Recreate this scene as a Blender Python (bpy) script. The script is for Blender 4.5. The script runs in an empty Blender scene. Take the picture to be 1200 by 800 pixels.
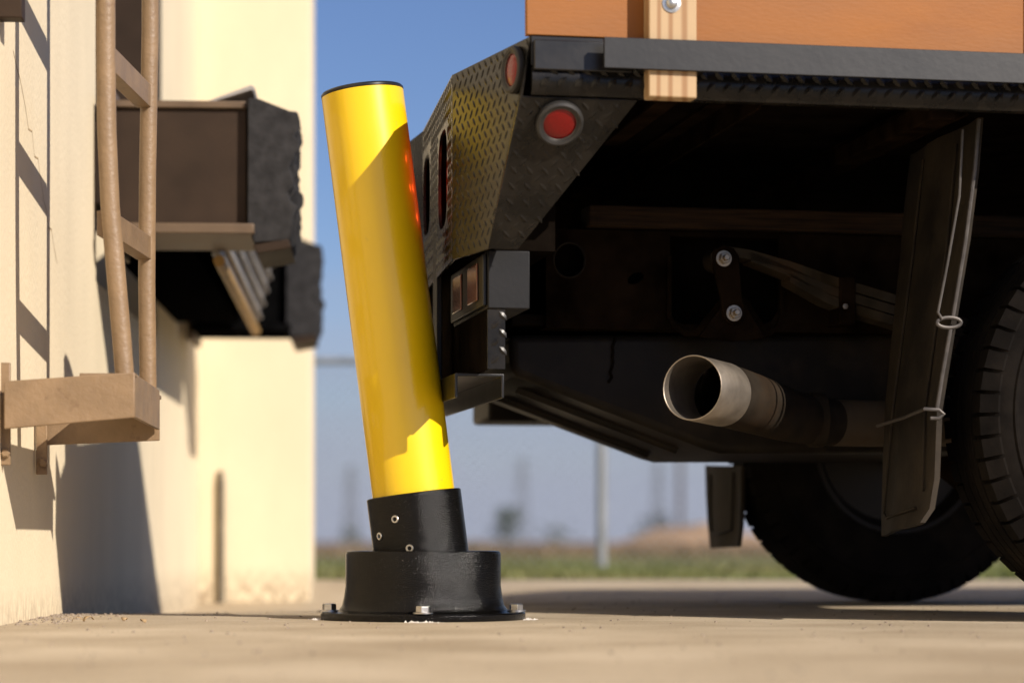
import bpy, bmesh, math, random
from mathutils import Vector, Matrix, noise
from mathutils.geometry import tessellate_polygon
R = math.radians
random.seed(7)
SC = bpy.context.scene
COL = SC.collection

# ------------------------------------------------------------------ camera, sky, sun, exposure
F = 2833.0            # focal length in pixels of a 1200 px wide picture (85 mm lens)
CAM_H = 0.153         # camera just above the concrete
HOR = 635.0           # horizon line
cam_d = bpy.data.cameras.new('camera'); cam = bpy.data.objects.new('camera', cam_d); COL.objects.link(cam)
cam_d.sensor_width = 36.0; cam_d.lens = 85.0
cam_d.shift_y = (HOR - 400.0) / 1200.0
cam.location = (0, 0, CAM_H); cam.rotation_euler = (R(90), 0, 0)
cam_d.clip_start = 0.05; cam_d.clip_end = 6000
cam_d.dof.use_dof = True; cam_d.dof.focus_distance = 4.78; cam_d.dof.aperture_fstop = 2.3
SC.camera = cam

TO_SUN = Vector((0.745, -0.667, 0.0)).normalized()
SUN_EL = R(30)
TO_SUN = Vector((TO_SUN.x*math.cos(SUN_EL), TO_SUN.y*math.cos(SUN_EL), math.sin(SUN_EL)))
w = bpy.data.worlds.new('World'); SC.world = w; w.use_nodes = True
nt = w.node_tree
bg = nt.nodes['Background']
sky = nt.nodes.new('ShaderNodeTexSky'); sky.sky_type = 'NISHITA'; sky.sun_disc = False
sky.sun_elevation = SUN_EL; sky.sun_rotation = math.atan2(TO_SUN.x, TO_SUN.y)
sky.air_density = 1.0; sky.dust_density = 0.35; sky.ozone_density = 4.5; sky.altitude = 50
# a lilac grey band of haze and thin cloud lies along the whole horizon
tcw = nt.nodes.new('ShaderNodeTexCoord'); spw = nt.nodes.new('ShaderNodeSeparateXYZ'); nt.links.new(tcw.outputs['Generated'], spw.inputs[0])
mpw = nt.nodes.new('ShaderNodeMapping'); mpw.inputs['Scale'].default_value = (3, 3, 26); nt.links.new(tcw.outputs['Generated'], mpw.inputs[0])
nzw = nt.nodes.new('ShaderNodeTexNoise'); nzw.inputs['Scale'].default_value = 1.6; nzw.inputs['Detail'].default_value = 4; nt.links.new(mpw.outputs[0], nzw.inputs['Vector'])
adw = nt.nodes.new('ShaderNodeMath'); adw.operation = 'MULTIPLY_ADD'; adw.inputs[1].default_value = -.10; nt.links.new(nzw.outputs['Fac'], adw.inputs[0]); nt.links.new(spw.outputs['Z'], adw.inputs[2])
mrw = nt.nodes.new('ShaderNodeMapRange'); mrw.interpolation_type = 'SMOOTHSTEP'; mrw.inputs['From Min'].default_value = -.06; mrw.inputs['From Max'].default_value = .09
mrw.inputs['To Min'].default_value = .92; mrw.inputs['To Max'].default_value = 0; nt.links.new(adw.outputs[0], mrw.inputs['Value'])
tnt = nt.nodes.new('ShaderNodeMix'); tnt.data_type = 'RGBA'; tnt.blend_type = 'MULTIPLY'; tnt.inputs['Factor'].default_value = 1; nt.links.new(sky.outputs[0], tnt.inputs['A']); tnt.inputs['B'].default_value = (.97, .94, 1.12, 1)
hzw = nt.nodes.new('ShaderNodeMix'); hzw.data_type = 'RGBA'; nt.links.new(mrw.outputs[0], hzw.inputs['Factor']); nt.links.new(tnt.outputs['Result'], hzw.inputs['A']); hzw.inputs['B'].default_value = (4.45, 4.85, 6.25, 1)
nt.links.new(hzw.outputs['Result'], bg.inputs['Color'])
bg.inputs['Strength'].default_value = 0.073
sun_d = bpy.data.lights.new('sun', 'SUN'); sun = bpy.data.objects.new('sun', sun_d); COL.objects.link(sun)
sun_d.energy = 5.0; sun_d.angle = R(0.53); sun_d.color = (1.0, 0.90, 0.79)
sun.rotation_euler = (-TO_SUN).to_track_quat('-Z', 'Y').to_euler(); sun.location = (6, -6, 9)
vs = SC.view_settings
vs.view_transform = 'Standard'; vs.look = 'None'; vs.gamma = 1.0; vs.use_curve_mapping = False
vs.exposure = 0.25

# ------------------------------------------------------------------ helpers
def P(u, v, Y):
    """the point of the place that the photograph shows at (u, v), Y metres away"""
    return Vector(((u-600)/F*Y, Y, CAM_H + (HOR-v)/F*Y))

def lin(c):
    return tuple((x/12.92 if x <= .04045 else ((x+.055)/1.055)**2.4) for x in c)

def mat(name, color, rough=.6, metal=0.0, var=.25, scale=12.0, bump=0.0, bscale=80.0, coat=0.0, color2=None, detail=5,
        spec=.5, stain=None, stain_scale=3.0, stain_lo=.5, stain_hi=.7, stretch=(1,1,1), rvar=.15):
    m = bpy.data.materials.new(name); m.use_nodes = True
    n = m.node_tree.nodes; l = m.node_tree.links
    b = n['Principled BSDF']
    tc = n.new('ShaderNodeTexCoord'); mp = n.new('ShaderNodeMapping'); mp.inputs['Scale'].default_value = stretch
    l.new(tc.outputs['Object'], mp.inputs['Vector'])
    nz = n.new('ShaderNodeTexNoise'); nz.inputs['Scale'].default_value = scale; nz.inputs['Detail'].default_value = detail
    l.new(mp.outputs[0], nz.inputs['Vector'])
    cr = n.new('ShaderNodeValToRGB')
    c2 = color2 if color2 else tuple(x*(1-var) for x in color)
    c1 = color if color2 else tuple(min(1, x*(1+var*.6)) for x in color)
    cr.color_ramp.elements[0].position = .3; cr.color_ramp.elements[1].position = .7
    cr.color_ramp.elements[0].color = (*c2, 1); cr.color_ramp.elements[1].color = (*c1, 1)
    l.new(nz.outputs['Fac'], cr.inputs['Fac'])
    out = cr.outputs['Color']
    if stain:
        sn = n.new('ShaderNodeTexNoise'); sn.inputs['Scale'].default_value = stain_scale; sn.inputs['Detail'].default_value = 8
        sn.inputs['Roughness'].default_value = .65
        l.new(mp.outputs[0], sn.inputs['Vector'])
        sr = n.new('ShaderNodeMapRange'); sr.inputs['From Min'].default_value = stain_lo; sr.inputs['From Max'].default_value = stain_hi
        l.new(sn.outputs['Fac'], sr.inputs['Value'])
        mx = n.new('ShaderNodeMix'); mx.data_type = 'RGBA'
        l.new(sr.outputs[0], mx.inputs['Factor']); l.new(out, mx.inputs['A']); mx.inputs['B'].default_value = (*stain, 1)
        out = mx.outputs['Result']
    l.new(out, b.inputs['Base Color'])
    rr = n.new('ShaderNodeMapRange'); rr.inputs['To Min'].default_value = max(.03, rough-rvar*rough); rr.inputs['To Max'].default_value = min(1, rough+rvar*rough)
    l.new(nz.outputs['Fac'], rr.inputs['Value']); l.new(rr.outputs[0], b.inputs['Roughness'])
    b.inputs['Metallic'].default_value = metal
    b.inputs['Specular IOR Level'].default_value = spec
    b.inputs['Coat Weight'].default_value = coat; b.inputs['Coat Roughness'].default_value = .06
    if bump:
        bn = n.new('ShaderNodeTexNoise'); bn.inputs['Scale'].default_value = bscale; bn.inputs['Detail'].default_value = 4
        l.new(mp.outputs[0], bn.inputs['Vector'])
        bp = n.new('ShaderNodeBump'); bp.inputs['Strength'].default_value = bump; bp.inputs['Distance'].default_value = .004
        l.new(bn.outputs['Fac'], bp.inputs['Height']); l.new(bp.outputs[0], b.inputs['Normal'])
    return m

def tag(o, label=None, cat=None, group=None, kind=None):
    if label: o['label'] = label
    if cat: o['category'] = cat
    if group: o['group'] = group
    if kind: o['kind'] = kind
    return o

def empty(name, loc, rz=0, label=None, cat=None, group=None):
    o = bpy.data.objects.new(name, None); COL.objects.link(o); o.empty_display_size = .1
    o.location = loc; o.rotation_euler = (0, 0, rz)
    return tag(o, label, cat, group)

class MB:
    def __init__(s): s.v = []; s.f = []
    def add(s, vs, fs):
        o = len(s.v); s.v += [tuple(x) for x in vs]; s.f += [tuple(i+o for i in f) for f in fs]; return s
    def box(s, a, b):
        x0, y0, z0 = a; x1, y1, z1 = b
        return s.add([(x0,y0,z0),(x1,y0,z0),(x1,y1,z0),(x0,y1,z0),(x0,y0,z1),(x1,y0,z1),(x1,y1,z1),(x0,y1,z1)],
                     [(0,3,2,1),(4,5,6,7),(0,1,5,4),(1,2,6,5),(2,3,7,6),(3,0,4,7)])
    def loft(s, A, B, cap=True):
        n = len(A); fs = [(i, (i+1) % n, n+(i+1) % n, n+i) for i in range(n)]
        if cap: fs += [tuple(range(n-1, -1, -1)), tuple(range(n, 2*n))]
        return s.add(list(A)+list(B), fs)
    def prism(s, pts, vec):
        vec = Vector(vec); return s.loft([Vector(p) for p in pts], [Vector(p)+vec for p in pts])
    def slab(s, pts, holes, vec):
        """flat plate outline with holes, thickened by vec"""
        vec = Vector(vec); loops = [[Vector(p) for p in pts]] + [[Vector(p) for p in h] for h in holes]
        allp = [p for lp in loops for p in lp]; n = len(allp)
        tris = tessellate_polygon(loops)
        fs = [tuple(t) for t in tris] + [tuple(i+n for i in reversed(t)) for t in tris]
        o = 0
        for lp in loops:
            k = len(lp)
            for i in range(k): fs.append((o+i, o+(i+1) % k, n+o+(i+1) % k, n+o+i))
            o += k
        return s.add(allp+[p+vec for p in allp], fs)
    def tube(s, pts, r, n=12, cap=True, closed=False):
        pts = [Vector(p) for p in pts]; k = len(pts); rs = r if isinstance(r, (list, tuple)) else [r]*k
        rings = []; up = None
        for i, p in enumerate(pts):
            if closed: d = pts[(i+1) % k]-pts[i-1]
            else: d = pts[min(i+1, k-1)]-pts[max(i-1, 0)]
            d.normalize()
            if up is None: up = Vector((0,0,1)) if abs(d.z) < .9 else Vector((0,1,0))
            a = d.cross(up); a.normalize(); b_ = a.cross(d); b_.normalize(); up = b_
            rings.append([p+(a*math.cos(t)+b_*math.sin(t))*rs[i] for t in [2*math.pi*j/n for j in range(n)]])
        vs = [q for rg in rings for q in rg]; fs = []
        for i in range(k if closed else k-1):
            i2 = (i+1) % k
            for j in range(n): fs.append((i*n+j, i*n+(j+1) % n, i2*n+(j+1) % n, i2*n+j))
        if cap and not closed: fs += [tuple(range(n-1, -1, -1)), tuple((k-1)*n+j for j in range(n))]
        return s.add(vs, fs)
    def lathe(s, prof, n=64, M=None, close=False):
        """prof: (radius, height) pairs turned about local Z, placed by matrix M"""
        M = M or Matrix(); vs = []; k = len(prof)
        for r, z in prof:
            for j in range(n):
                t = 2*math.pi*j/n; vs.append(M @ Vector((r*math.cos(t), r*math.sin(t), z)))
        fs = []
        for i in range(k if close else k-1):
            i2 = (i+1) % k
            for j in range(n): fs.append((i*n+j, i*n+(j+1) % n, i2*n+(j+1) % n, i2*n+j))
        if not close:
            if prof[0][0] > 1e-5: fs.append(tuple(range(n-1, -1, -1)))
            if prof[-1][0] > 1e-5: fs.append(tuple((k-1)*n+j for j in range(n)))
        return s.add(vs, fs)
    def build(s, name, m, parent=None, bevel=0, smooth=35, seg=2, kind=None):
        me = bpy.data.meshes.new(name); me.from_pydata(s.v, [], s.f)
        bm = bmesh.new(); bm.from_mesh(me)
        bmesh.ops.remove_doubles(bm, verts=bm.verts, dist=1e-6)
        bmesh.ops.recalc_face_normals(bm, faces=bm.faces); bm.to_mesh(me); bm.free()
        if smooth:
            me.polygons.foreach_set('use_smooth', [True]*len(me.polygons)); me.set_sharp_from_angle(angle=R(smooth))
        for mm in (m if isinstance(m, (list, tuple)) else [m]): me.materials.append(mm)
        o = bpy.data.objects.new(name, me); COL.objects.link(o)
        if parent: o.parent = parent
        if bevel:
            b = o.modifiers.new('edge', 'BEVEL'); b.width = bevel; b.segments = seg; b.limit_method = 'ANGLE'; b.angle_limit = R(40)
            b.harden_normals = False
        if kind: o['kind'] = kind
        return o

def copy_tree(o, parent=None):
    c = o.copy(); COL.objects.link(c)
    if parent: c.parent = parent
    for ch in list(o.children): copy_tree(ch, c)
    return c

def inside(p, poly, margin=0.0):
    x, y = p; ok = False; n = len(poly)
    for i in range(n):
        x1, y1 = poly[i]; x2, y2 = poly[(i+1) % n]
        if (y1 > y) != (y2 > y) and x < (x2-x1)*(y-y1)/(y2-y1)+x1: ok = not ok
        if margin:
            dx, dy = x2-x1, y2-y1; L2 = dx*dx+dy*dy
            t = max(0, min(1, ((x-x1)*dx+(y-y1)*dy)/L2)) if L2 else 0
            if math.hypot(x-x1-t*dx, y-y1-t*dy) < margin: return False
    return ok

def tread_marks(mb, O, ex, ey, nrm, poly, avoid=(), px=.0290, py=.0165, L=.0115, W=.0042, H=.0016, margin=.006):
    """raised lozenges of diamond plate on the plane O + a ex + b ey"""
    O, ex, ey, nrm = Vector(O), Vector(ex).normalized(), Vector(ey).normalized(), Vector(nrm).normalized()
    us = [p[0] for p in poly]; ws = [p[1] for p in poly]
    j = 0; y = min(ws)
    while y <= max(ws):
        x = min(us) + (px/2 if j % 2 else 0)
        while x <= max(us):
            if inside((x, y), poly, margin) and all((abs(x-q[0]) > q[2] or abs(y-q[1]) > q[3]) if len(q) == 4 else math.hypot(x-q[0], y-q[1]) > q[2] for q in avoid):
                a = R(48) if j % 2 else R(-48)
                d = ex*math.cos(a)+ey*math.sin(a); q = ex*-math.sin(a)+ey*math.cos(a)
                c = O+ex*x+ey*y
                mb.add([c-d*L, c-d*L*.35+q*W, c+d*L*.35+q*W, c+d*L, c+d*L*.35-q*W, c-d*L*.35-q*W,
                        c-d*L*.5+nrm*H, c+d*L*.5+nrm*H],
                       [(0,1,6),(1,2,7,6),(2,3,7),(3,4,7),(4,5,6,7),(5,0,6)])
            x += px
        y += py; j += 1
    return mb

# ------------------------------------------------------------------ materials
M = {}
M['yellow'] = mat('yellow_plastic', (.84,.56,.0035), rough=.30, var=.03, scale=6, coat=.4, bump=.03, bscale=25, spec=.5, stain=(.60,.40,.05), stain_scale=26, stain_lo=.66, stain_hi=.78, rvar=.35)
M['cap_black'] = mat('cap_plastic', (.012,.012,.013), rough=.3, var=.2)
M['black_cast'] = mat('black_cast', (.0032,.0029,.0026), rough=.14, var=.3, scale=40, bump=.42, bscale=430, spec=.24, rvar=.2, stain=(.10,.09,.078), stain_scale=420, stain_lo=.635, stain_hi=.68)
M['zinc'] = mat('zinc', (.55,.54,.52), rough=.32, metal=1, var=.2, scale=60, bump=.1, bscale=200)
M['dust'] = mat('concrete_dust', (.62,.58,.52), rough=.95, var=.3, scale=100, bump=.5, bscale=300)
M['black_paint'] = mat('black_paint', (.007,.0066,.0062), rough=.33, var=.35, scale=14, bump=.06, bscale=60, stain=(.016,.0135,.011), stain_scale=9, stain_lo=.5, stain_hi=.8)
M['plate_black'] = mat('plate_black', (.008,.0073,.0066), rough=.27, var=.35, scale=14, bump=.06, bscale=90, stain=(.022,.0185,.0145), stain_scale=14, stain_lo=.45, stain_hi=.8, spec=.24)
M['rail_black'] = mat('rail_black', (.0075,.0076,.0085), rough=.42, var=.2, scale=9, bump=.06, bscale=60)
M['under'] = mat('chassis_black', (.0075,.0056,.0042), rough=.8, var=.5, scale=12, bump=.25, bscale=60, spec=.0)
M['under_rust'] = mat('chassis_rust', (.0125,.0078,.0046), rough=.85, var=.6, scale=16, bump=.3, bscale=90, spec=.0)
M['tank'] = mat('tank_poly', (.015,.0125,.010), rough=.5, var=.4, scale=8, bump=.12, bscale=50, stain=(.038,.029,.020), stain_scale=7, stain_lo=.5, stain_hi=.85, spec=.12)
M['light_box'] = mat('light_box_grey', (.0038,.0040,.0054), rough=.55, var=.25, scale=25, bump=.05, bscale=120, spec=.3)
M['red_lens'] = mat('red_lens', (.17,.002,.002), rough=.2, var=.15, scale=200, coat=.25, spec=.3, bump=.25, bscale=260)
M['amber_lens'] = mat('amber_lens', (.10,.024,.010), rough=.2, var=.2, scale=160, coat=.6, bump=.2, bscale=260)
M['rubber_trim'] = mat('rubber_trim', (.020,.019,.018), rough=.55, var=.25, scale=50)
M['steel_tip'] = mat('steel_tip', (.38,.33,.27), rough=.45, metal=.85, var=.2, scale=30, bump=.08, bscale=150, stretch=(1,1,1))
M['steel_dull'] = mat('steel_dull', (.024,.019,.014), rough=.7, metal=0, spec=.03, var=.4, scale=18, stain=(.034,.021,.012), stain_scale=6, stain_lo=.5, stain_hi=.75)
M['pipe_steel'] = mat('pipe_steel', (.085,.066,.046), rough=.7, metal=0, var=.35, scale=14, spec=.08, stain=(.05,.032,.019), stain_scale=7, stain_lo=.5, stain_hi=.75)
M['leaf_steel'] = mat('leaf_steel', (.042,.034,.024), rough=.75, metal=0, var=.4, scale=20, spec=.05, stain=(.05,.028,.014), stain_scale=8, stain_lo=.5, stain_hi=.75)
M['wire'] = mat('wire_steel', (.10,.09,.082), rough=.5, metal=.6, var=.25, scale=60)
M['flap'] = mat('flap_rubber', (.012,.0093,.0066), rough=.8, var=.4, scale=10, bump=.2, bscale=90, spec=.25, stain=(.046,.035,.023), stain_scale=4, stain_lo=.45, stain_hi=.75)
M['tyre'] = mat('tyre_rubber', (.008,.0068,.006), rough=.8, var=.4, scale=12, bump=.15, bscale=120, spec=.05, stain=(.018,.0145,.0115), stain_scale=6, stain_lo=.45, stain_hi=.75)
M['rim'] = mat('rim_steel', (.014,.011,.009), rough=.6, metal=.4, var=.4, scale=12)
M['orange'] = mat('orange_ply', (.275,.094,.0085), rough=.62, var=.14, scale=5, bump=.10, bscale=120, stain=(.215,.068,.006), stain_scale=2.2, stain_lo=.5, stain_hi=.8, stretch=(.5,1,1.6))
M['crate_wood'] = mat('crate_wood', (.42,.27,.13), rough=.75, var=.3, scale=6, stretch=(.5,.5,6))
M['sill_wood'] = mat('sill_wood', (.028,.015,.007), rough=.85, var=.7, scale=16, stretch=(.6,6,14), spec=.2)

def wood_mat(name, light, dark):
    m = bpy.data.materials.new(name); m.use_nodes = True; n = m.node_tree.nodes; l = m.node_tree.links; b = n['Principled BSDF']
    tc = n.new('ShaderNodeTexCoord'); mp = n.new('ShaderNodeMapping'); mp.inputs['Scale'].default_value = (30, 30, 1.2)
    mp.inputs['Rotation'].default_value = (0, R(3), 0)
    wv = n.new('ShaderNodeTexWave'); wv.wave_type = 'BANDS'; wv.bands_direction = 'X'; wv.inputs['Scale'].default_value = .42
    wv.inputs['Distortion'].default_value = 5; wv.inputs['Detail'].default_value = 3; wv.inputs['Detail Scale'].default_value = .8
    l.new(tc.outputs['Object'], mp.inputs[0]); l.new(mp.outputs[0], wv.inputs[0])
    cr = n.new('ShaderNodeValToRGB'); e = cr.color_ramp.elements
    e[0].position = .05; e[0].color = (*dark, 1); e[1].position = .6; e[1].color = (*light, 1)
    l.new(wv.outputs['Fac'], cr.inputs[0]); l.new(cr.outputs[0], b.inputs['Base Color']); b.inputs['Roughness'].default_value = .62
    return m
M['pine'] = wood_mat('pine_stake', (.45,.315,.175), (.30,.165,.070))

def wall_mat(name, c, dirt):
    """painted concrete: fine stucco grain, run-down stains, grime splashed along the foot"""
    m = mat(name, c, rough=.85, var=.06, scale=3, bump=.6, bscale=150, spec=.2, stain=tuple(x*.86 for x in c), stain_scale=2.0, stain_lo=.5, stain_hi=.85, stretch=(1,1,.5))
    n = m.node_tree.nodes; l = m.node_tree.links; b = n['Principled BSDF']
    src = b.inputs['Base Color'].links[0].from_socket
    tc = n.new('ShaderNodeTexCoord'); sp = n.new('ShaderNodeSeparateXYZ'); l.new(tc.outputs['Object'], sp.inputs[0])
    nz = n.new('ShaderNodeTexNoise'); nz.inputs['Scale'].default_value = 22; nz.inputs['Detail'].default_value = 8
    mp = n.new('ShaderNodeMapping'); mp.inputs['Scale'].default_value = (2, 2, 1.2); l.new(tc.outputs['Object'], mp.inputs[0]); l.new(mp.outputs[0], nz.inputs['Vector'])
    mr = n.new('ShaderNodeMapRange'); mr.inputs['From Min'].default_value = .07; mr.inputs['From Max'].default_value = -.05
    l.new(sp.outputs['Z'], mr.inputs['Value'])
    ml = n.new('ShaderNodeMath'); ml.operation = 'MULTIPLY'; l.new(mr.outputs[0], ml.inputs[0])
    mr2 = n.new('ShaderNodeMapRange'); mr2.inputs['From Min'].default_value = .38; mr2.inputs['From Max'].default_value = .62
    l.new(nz.outputs['Fac'], mr2.inputs['Value']); l.new(mr2.outputs[0], ml.inputs[1])
    mx = n.new('ShaderNodeMix'); mx.data_type = 'RGBA'; l.new(ml.outputs[0], mx.inputs['Factor']); l.new(src, mx.inputs['A']); mx.inputs['B'].default_value = (*dirt, 1)
    l.new(mx.outputs['Result'], b.inputs['Base Color'])
    return m
M['wall'] = wall_mat('cream_wall', (.75,.645,.455), (.36,.28,.19))
M['bronze'] = mat('bronze_paint', (.235,.155,.085), rough=.5, var=.16, scale=18, bump=.35, bscale=110, stain=(.12,.066,.034), stain_scale=16, stain_lo=.60, stain_hi=.74)
M['bronze_dark'] = mat('dark_bronze', (.034,.0205,.0125), rough=.6, var=.25, scale=9, bump=.08, bscale=90, spec=.2)
M['dock_rubber'] = mat('dock_rubber', (.028,.027,.028), rough=.85, var=.5, scale=30, bump=.6, bscale=70, spec=.25)
M['dark_shaded_steel'] = mat('dark_shaded_steel', (.004,.004,.0042), rough=.8, var=.4, scale=12, spec=0)  # near black, also painted-in shade on the farther bumper and under the deck
M['bronze_mid'] = mat('bronze_mid', (.12,.078,.045), rough=.55, var=.2, scale=14, bump=.1, bscale=110)
M['lip'] = mat('lip_steel', (.34,.32,.30), rough=.6, metal=.2, var=.3, scale=10)
M['lip_edge'] = mat('lip_edge', (.42,.25,.08), rough=.6, var=.3, scale=20)
M['door'] = mat('door_brown', (.045,.032,.024), rough=.6, var=.3, scale=6)
M['sealant'] = mat('sealant', (.12,.10,.07), rough=.8, var=.3)
M['galv'] = mat('galvanised', (.42,.43,.43), rough=.5, metal=.7, var=.2, scale=20)
M['pylon'] = mat('pylon_steel', (.16,.17,.18), rough=.6, metal=.3, var=.2)
M['bark'] = mat('bark', (.09,.065,.045), rough=.9, var=.4)
M['leaf'] = mat('leaf', (.060,.085,.030), rough=.6, var=.45, scale=3, color2=(.030,.050,.016))
M['blade'] = mat('grass_blade', (.115,.155,.036), rough=.6, var=.4, scale=1.1, color2=(.19,.165,.06))
M['mound'] = mat('mound_soil', (.40,.26,.15), rough=.95, var=.35, scale=1.5, bump=.4, bscale=6)
M['pebble'] = mat('pebble', (.25,.20,.15), rough=.9, var=.5, scale=60)

def ground_mat():
    m = bpy.data.materials.new('concrete'); m.use_nodes = True; n = m.node_tree.nodes; l = m.node_tree.links; b = n['Principled BSDF']
    tc = n.new('ShaderNodeTexCoord')
    def nz(scale, detail=6, rough=.55):
        t = n.new('ShaderNodeTexNoise'); t.inputs['Scale'].default_value = scale; t.inputs['Detail'].default_value = detail; t.inputs['Roughness'].default_value = rough
        l.new(tc.outputs['Object'], t.inputs['Vector']); return t.outputs['Fac']
    def ramp(src, p0, c0, p1, c1):
        r = n.new('ShaderNodeValToRGB'); e = r.color_ramp.elements; e[0].position = p0; e[0].color = (*c0,1); e[1].position = p1; e[1].color = (*c1,1); l.new(src, r.inputs[0]); return r.outputs[0]
    def mixc(f, a, bb, blend='MIX'):
        x = n.new('ShaderNodeMix'); x.data_type = 'RGBA'; x.blend_type = blend
        if hasattr(f, 'links'): l.new(f, x.inputs['Factor'])
        else: x.inputs['Factor'].default_value = f
        l.new(a, x.inputs['A']); l.new(bb, x.inputs['B']); return x.outputs['Result']
    base = ramp(nz(2.4), .35, (.41,.33,.225), .68, (.61,.515,.375))
    fine = ramp(nz(160, 4, .7), .3, (.62,.60,.57), .62, (1,1,1))
    col = mixc(.8, base, fine, 'MULTIPLY')
    st = ramp(nz(5.0, 8, .7), .60, (1,1,1), .74, (.60,.53,.45))
    col = mixc(.75, col, st, 'MULTIPLY')
    l.new(col, b.inputs['Base Color']); b.inputs['Roughness'].default_value = .85; b.inputs['Specular IOR Level'].default_value = .25
    bp = n.new('ShaderNodeBump'); bp.inputs['Strength'].default_value = .5; bp.inputs['Distance'].default_value = .004
    l.new(nz(220, 5, .7), bp.inputs['Height']); l.new(bp.outputs[0], b.inputs['Normal'])
    return m
M['concrete'] = ground_mat()

def terrain_mat():
    m = bpy.data.materials.new('field'); m.use_nodes = True; n = m.node_tree.nodes; l = m.node_tree.links; b = n['Principled BSDF']
    tc = n.new('ShaderNodeTexCoord'); sp = n.new('ShaderNodeSeparateXYZ'); l.new(tc.outputs['Object'], sp.inputs[0])
    t = n.new('ShaderNodeTexNoise'); t.inputs['Scale'].default_value = .5; t.inputs['Detail'].default_value = 7; l.new(tc.outputs['Object'], t.inputs['Vector'])
    ad = n.new('ShaderNodeMath'); ad.operation = 'MULTIPLY_ADD'; l.new(t.outputs['Fac'], ad.inputs[0]); ad.inputs[1].default_value = 9; l.new(sp.outputs['Y'], ad.inputs[2])
    mr = n.new('ShaderNodeMapRange'); mr.inputs['From Min'].default_value = 17; mr.inputs['From Max'].default_value = 27; l.new(ad.outputs[0], mr.inputs['Value'])
    mx = n.new('ShaderNodeMix'); mx.data_type = 'RGBA'; l.new(mr.outputs[0], mx.inputs['Factor'])
    mx.inputs['A'].default_value = (.12,.145,.042,1); mx.inputs['B'].default_value = (.20,.135,.075,1)
    l.new(mx.outputs['Result'], b.inputs['Base Color']); b.inputs['Roughness'].default_value = .95; b.inputs['Specular IOR Level'].default_value = .1
    return m
M['field'] = terrain_mat()

# ------------------------------------------------------------------ ground
def sstep(a, b, x):
    t = max(0, min(1, (x-a)/(b-a))); return t*t*(3-2*t)
def gz(x, y):
    """the apron falls gently into the dock pit beside the wall"""
    return -.095*sstep(4.75, 8.6, y)*sstep(.25, -.75, x)*(1-sstep(9.2, 9.85, y))
def span(a, b, n): return [a+(b-a)*i/n for i in range(n+1)]
mb = MB()
xs = span(-9, -1.4, 8)[:-1]+span(-1.4, 2.4, 60)[:-1]+span(2.4, 16, 16)
ys = span(-4, 2, 8)[:-1]+span(2, 9.9, 100)
vv = []
for y in ys:
    for x in xs: vv.append((x, y, gz(x, y)+.0035*(noise.noise(Vector((x*1.3, y*1.3, 0))))*sstep(1.2,0,abs(y-4.2)-.6)*0))
nx, ny = len(xs), len(ys)
ff = [(j*nx+i, j*nx+i+1, (j+1)*nx+i+1, (j+1)*nx+i) for j in range(ny-1) for i in range(nx-1)]
mb.add(vv, ff)
# slab edge
mb.prism([(-9,9.9,-.2),(16,9.9,-.2),(16,9.9,-.0005),(-9,9.9,-.0005)], (0,.0,0)) if False else None
slab_o = mb.build('pavement', M['concrete']); tag(slab_o, 'pale tan concrete apron in front of the loading dock', None, None, 'structure')

mb = MB(); xs = [-3000,-1200,-400,-120,-40,-15,-6,0,6,15,40,120,400,1200,3000]; ys = [-40,-4,2,6,9.7,9.95,14,20,30,45,70,110,200,400,900,2000,5000]
vv = [(x, y, -.30 if y < 9.8 else -.012) for y in ys for x in xs]; nx, ny = len(xs), len(ys)
mb.add(vv, [(j*nx+i, j*nx+i+1, (j+1)*nx+i+1, (j+1)*nx+i) for j in range(ny-1) for i in range(nx-1)])
tag(mb.build('ground', M['field']), 'flat field running green then brown to the horizon', None, None, 'structure')

# grass: nobody could count it
def blades(name, m, n, y0, y1, h0, h1, seed, half=.30):
    rnd = random.Random(seed); vs = []; fs = []
    for i in range(n):
        y = y0*(y1/y0)**rnd.random(); x = rnd.uniform(-half, half)*y*.82 + .0
        h = rnd.uniform(h0, h1)*(.6+.8*max(0, .5+noise.noise(Vector((x*.6, y*.4, seed))))); a = rnd.uniform(0, math.pi); wd = h*.055+.003
        dx, dy = math.cos(a)*wd, math.sin(a)*wd; lx, ly = rnd.gauss(0, .35)*h, rnd.gauss(0, .35)*h
        k = len(vs); z = -.014
        vs += [(x-dx, y-dy, z), (x+dx, y+dy, z), (x+lx*.5+dx*.6, y+ly*.5+dy*.6, z+h*.6), (x+lx*.5-dx*.6, y+ly*.5-dy*.6, z+h*.6), (x+lx, y+ly, z+h)]
        fs += [(k, k+1, k+2, k+3), (k+3, k+2, k+4)]
    me = bpy.data.meshes.new(name); me.from_pydata(vs, [], fs); me.materials.append(m)
    o = bpy.data.objects.new(name, me); COL.objects.link(o); return o
M['dry'] = mat('dry_grass', (.25,.17,.09), rough=.9, var=.3, scale=.8, color2=(.14,.10,.05))
tag(blades('grass', M['blade'], 60000, 9.93, 24, .02, .06, 1), 'short green grass strip beyond the concrete edge', 'grass', None, 'stuff')
tag(blades('dry_grass', M['dry'], 26000, 21, 90, .05, .17, 2), 'dry brown weeds in the field behind the fence', 'dry grass', None, 'stuff')

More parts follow.
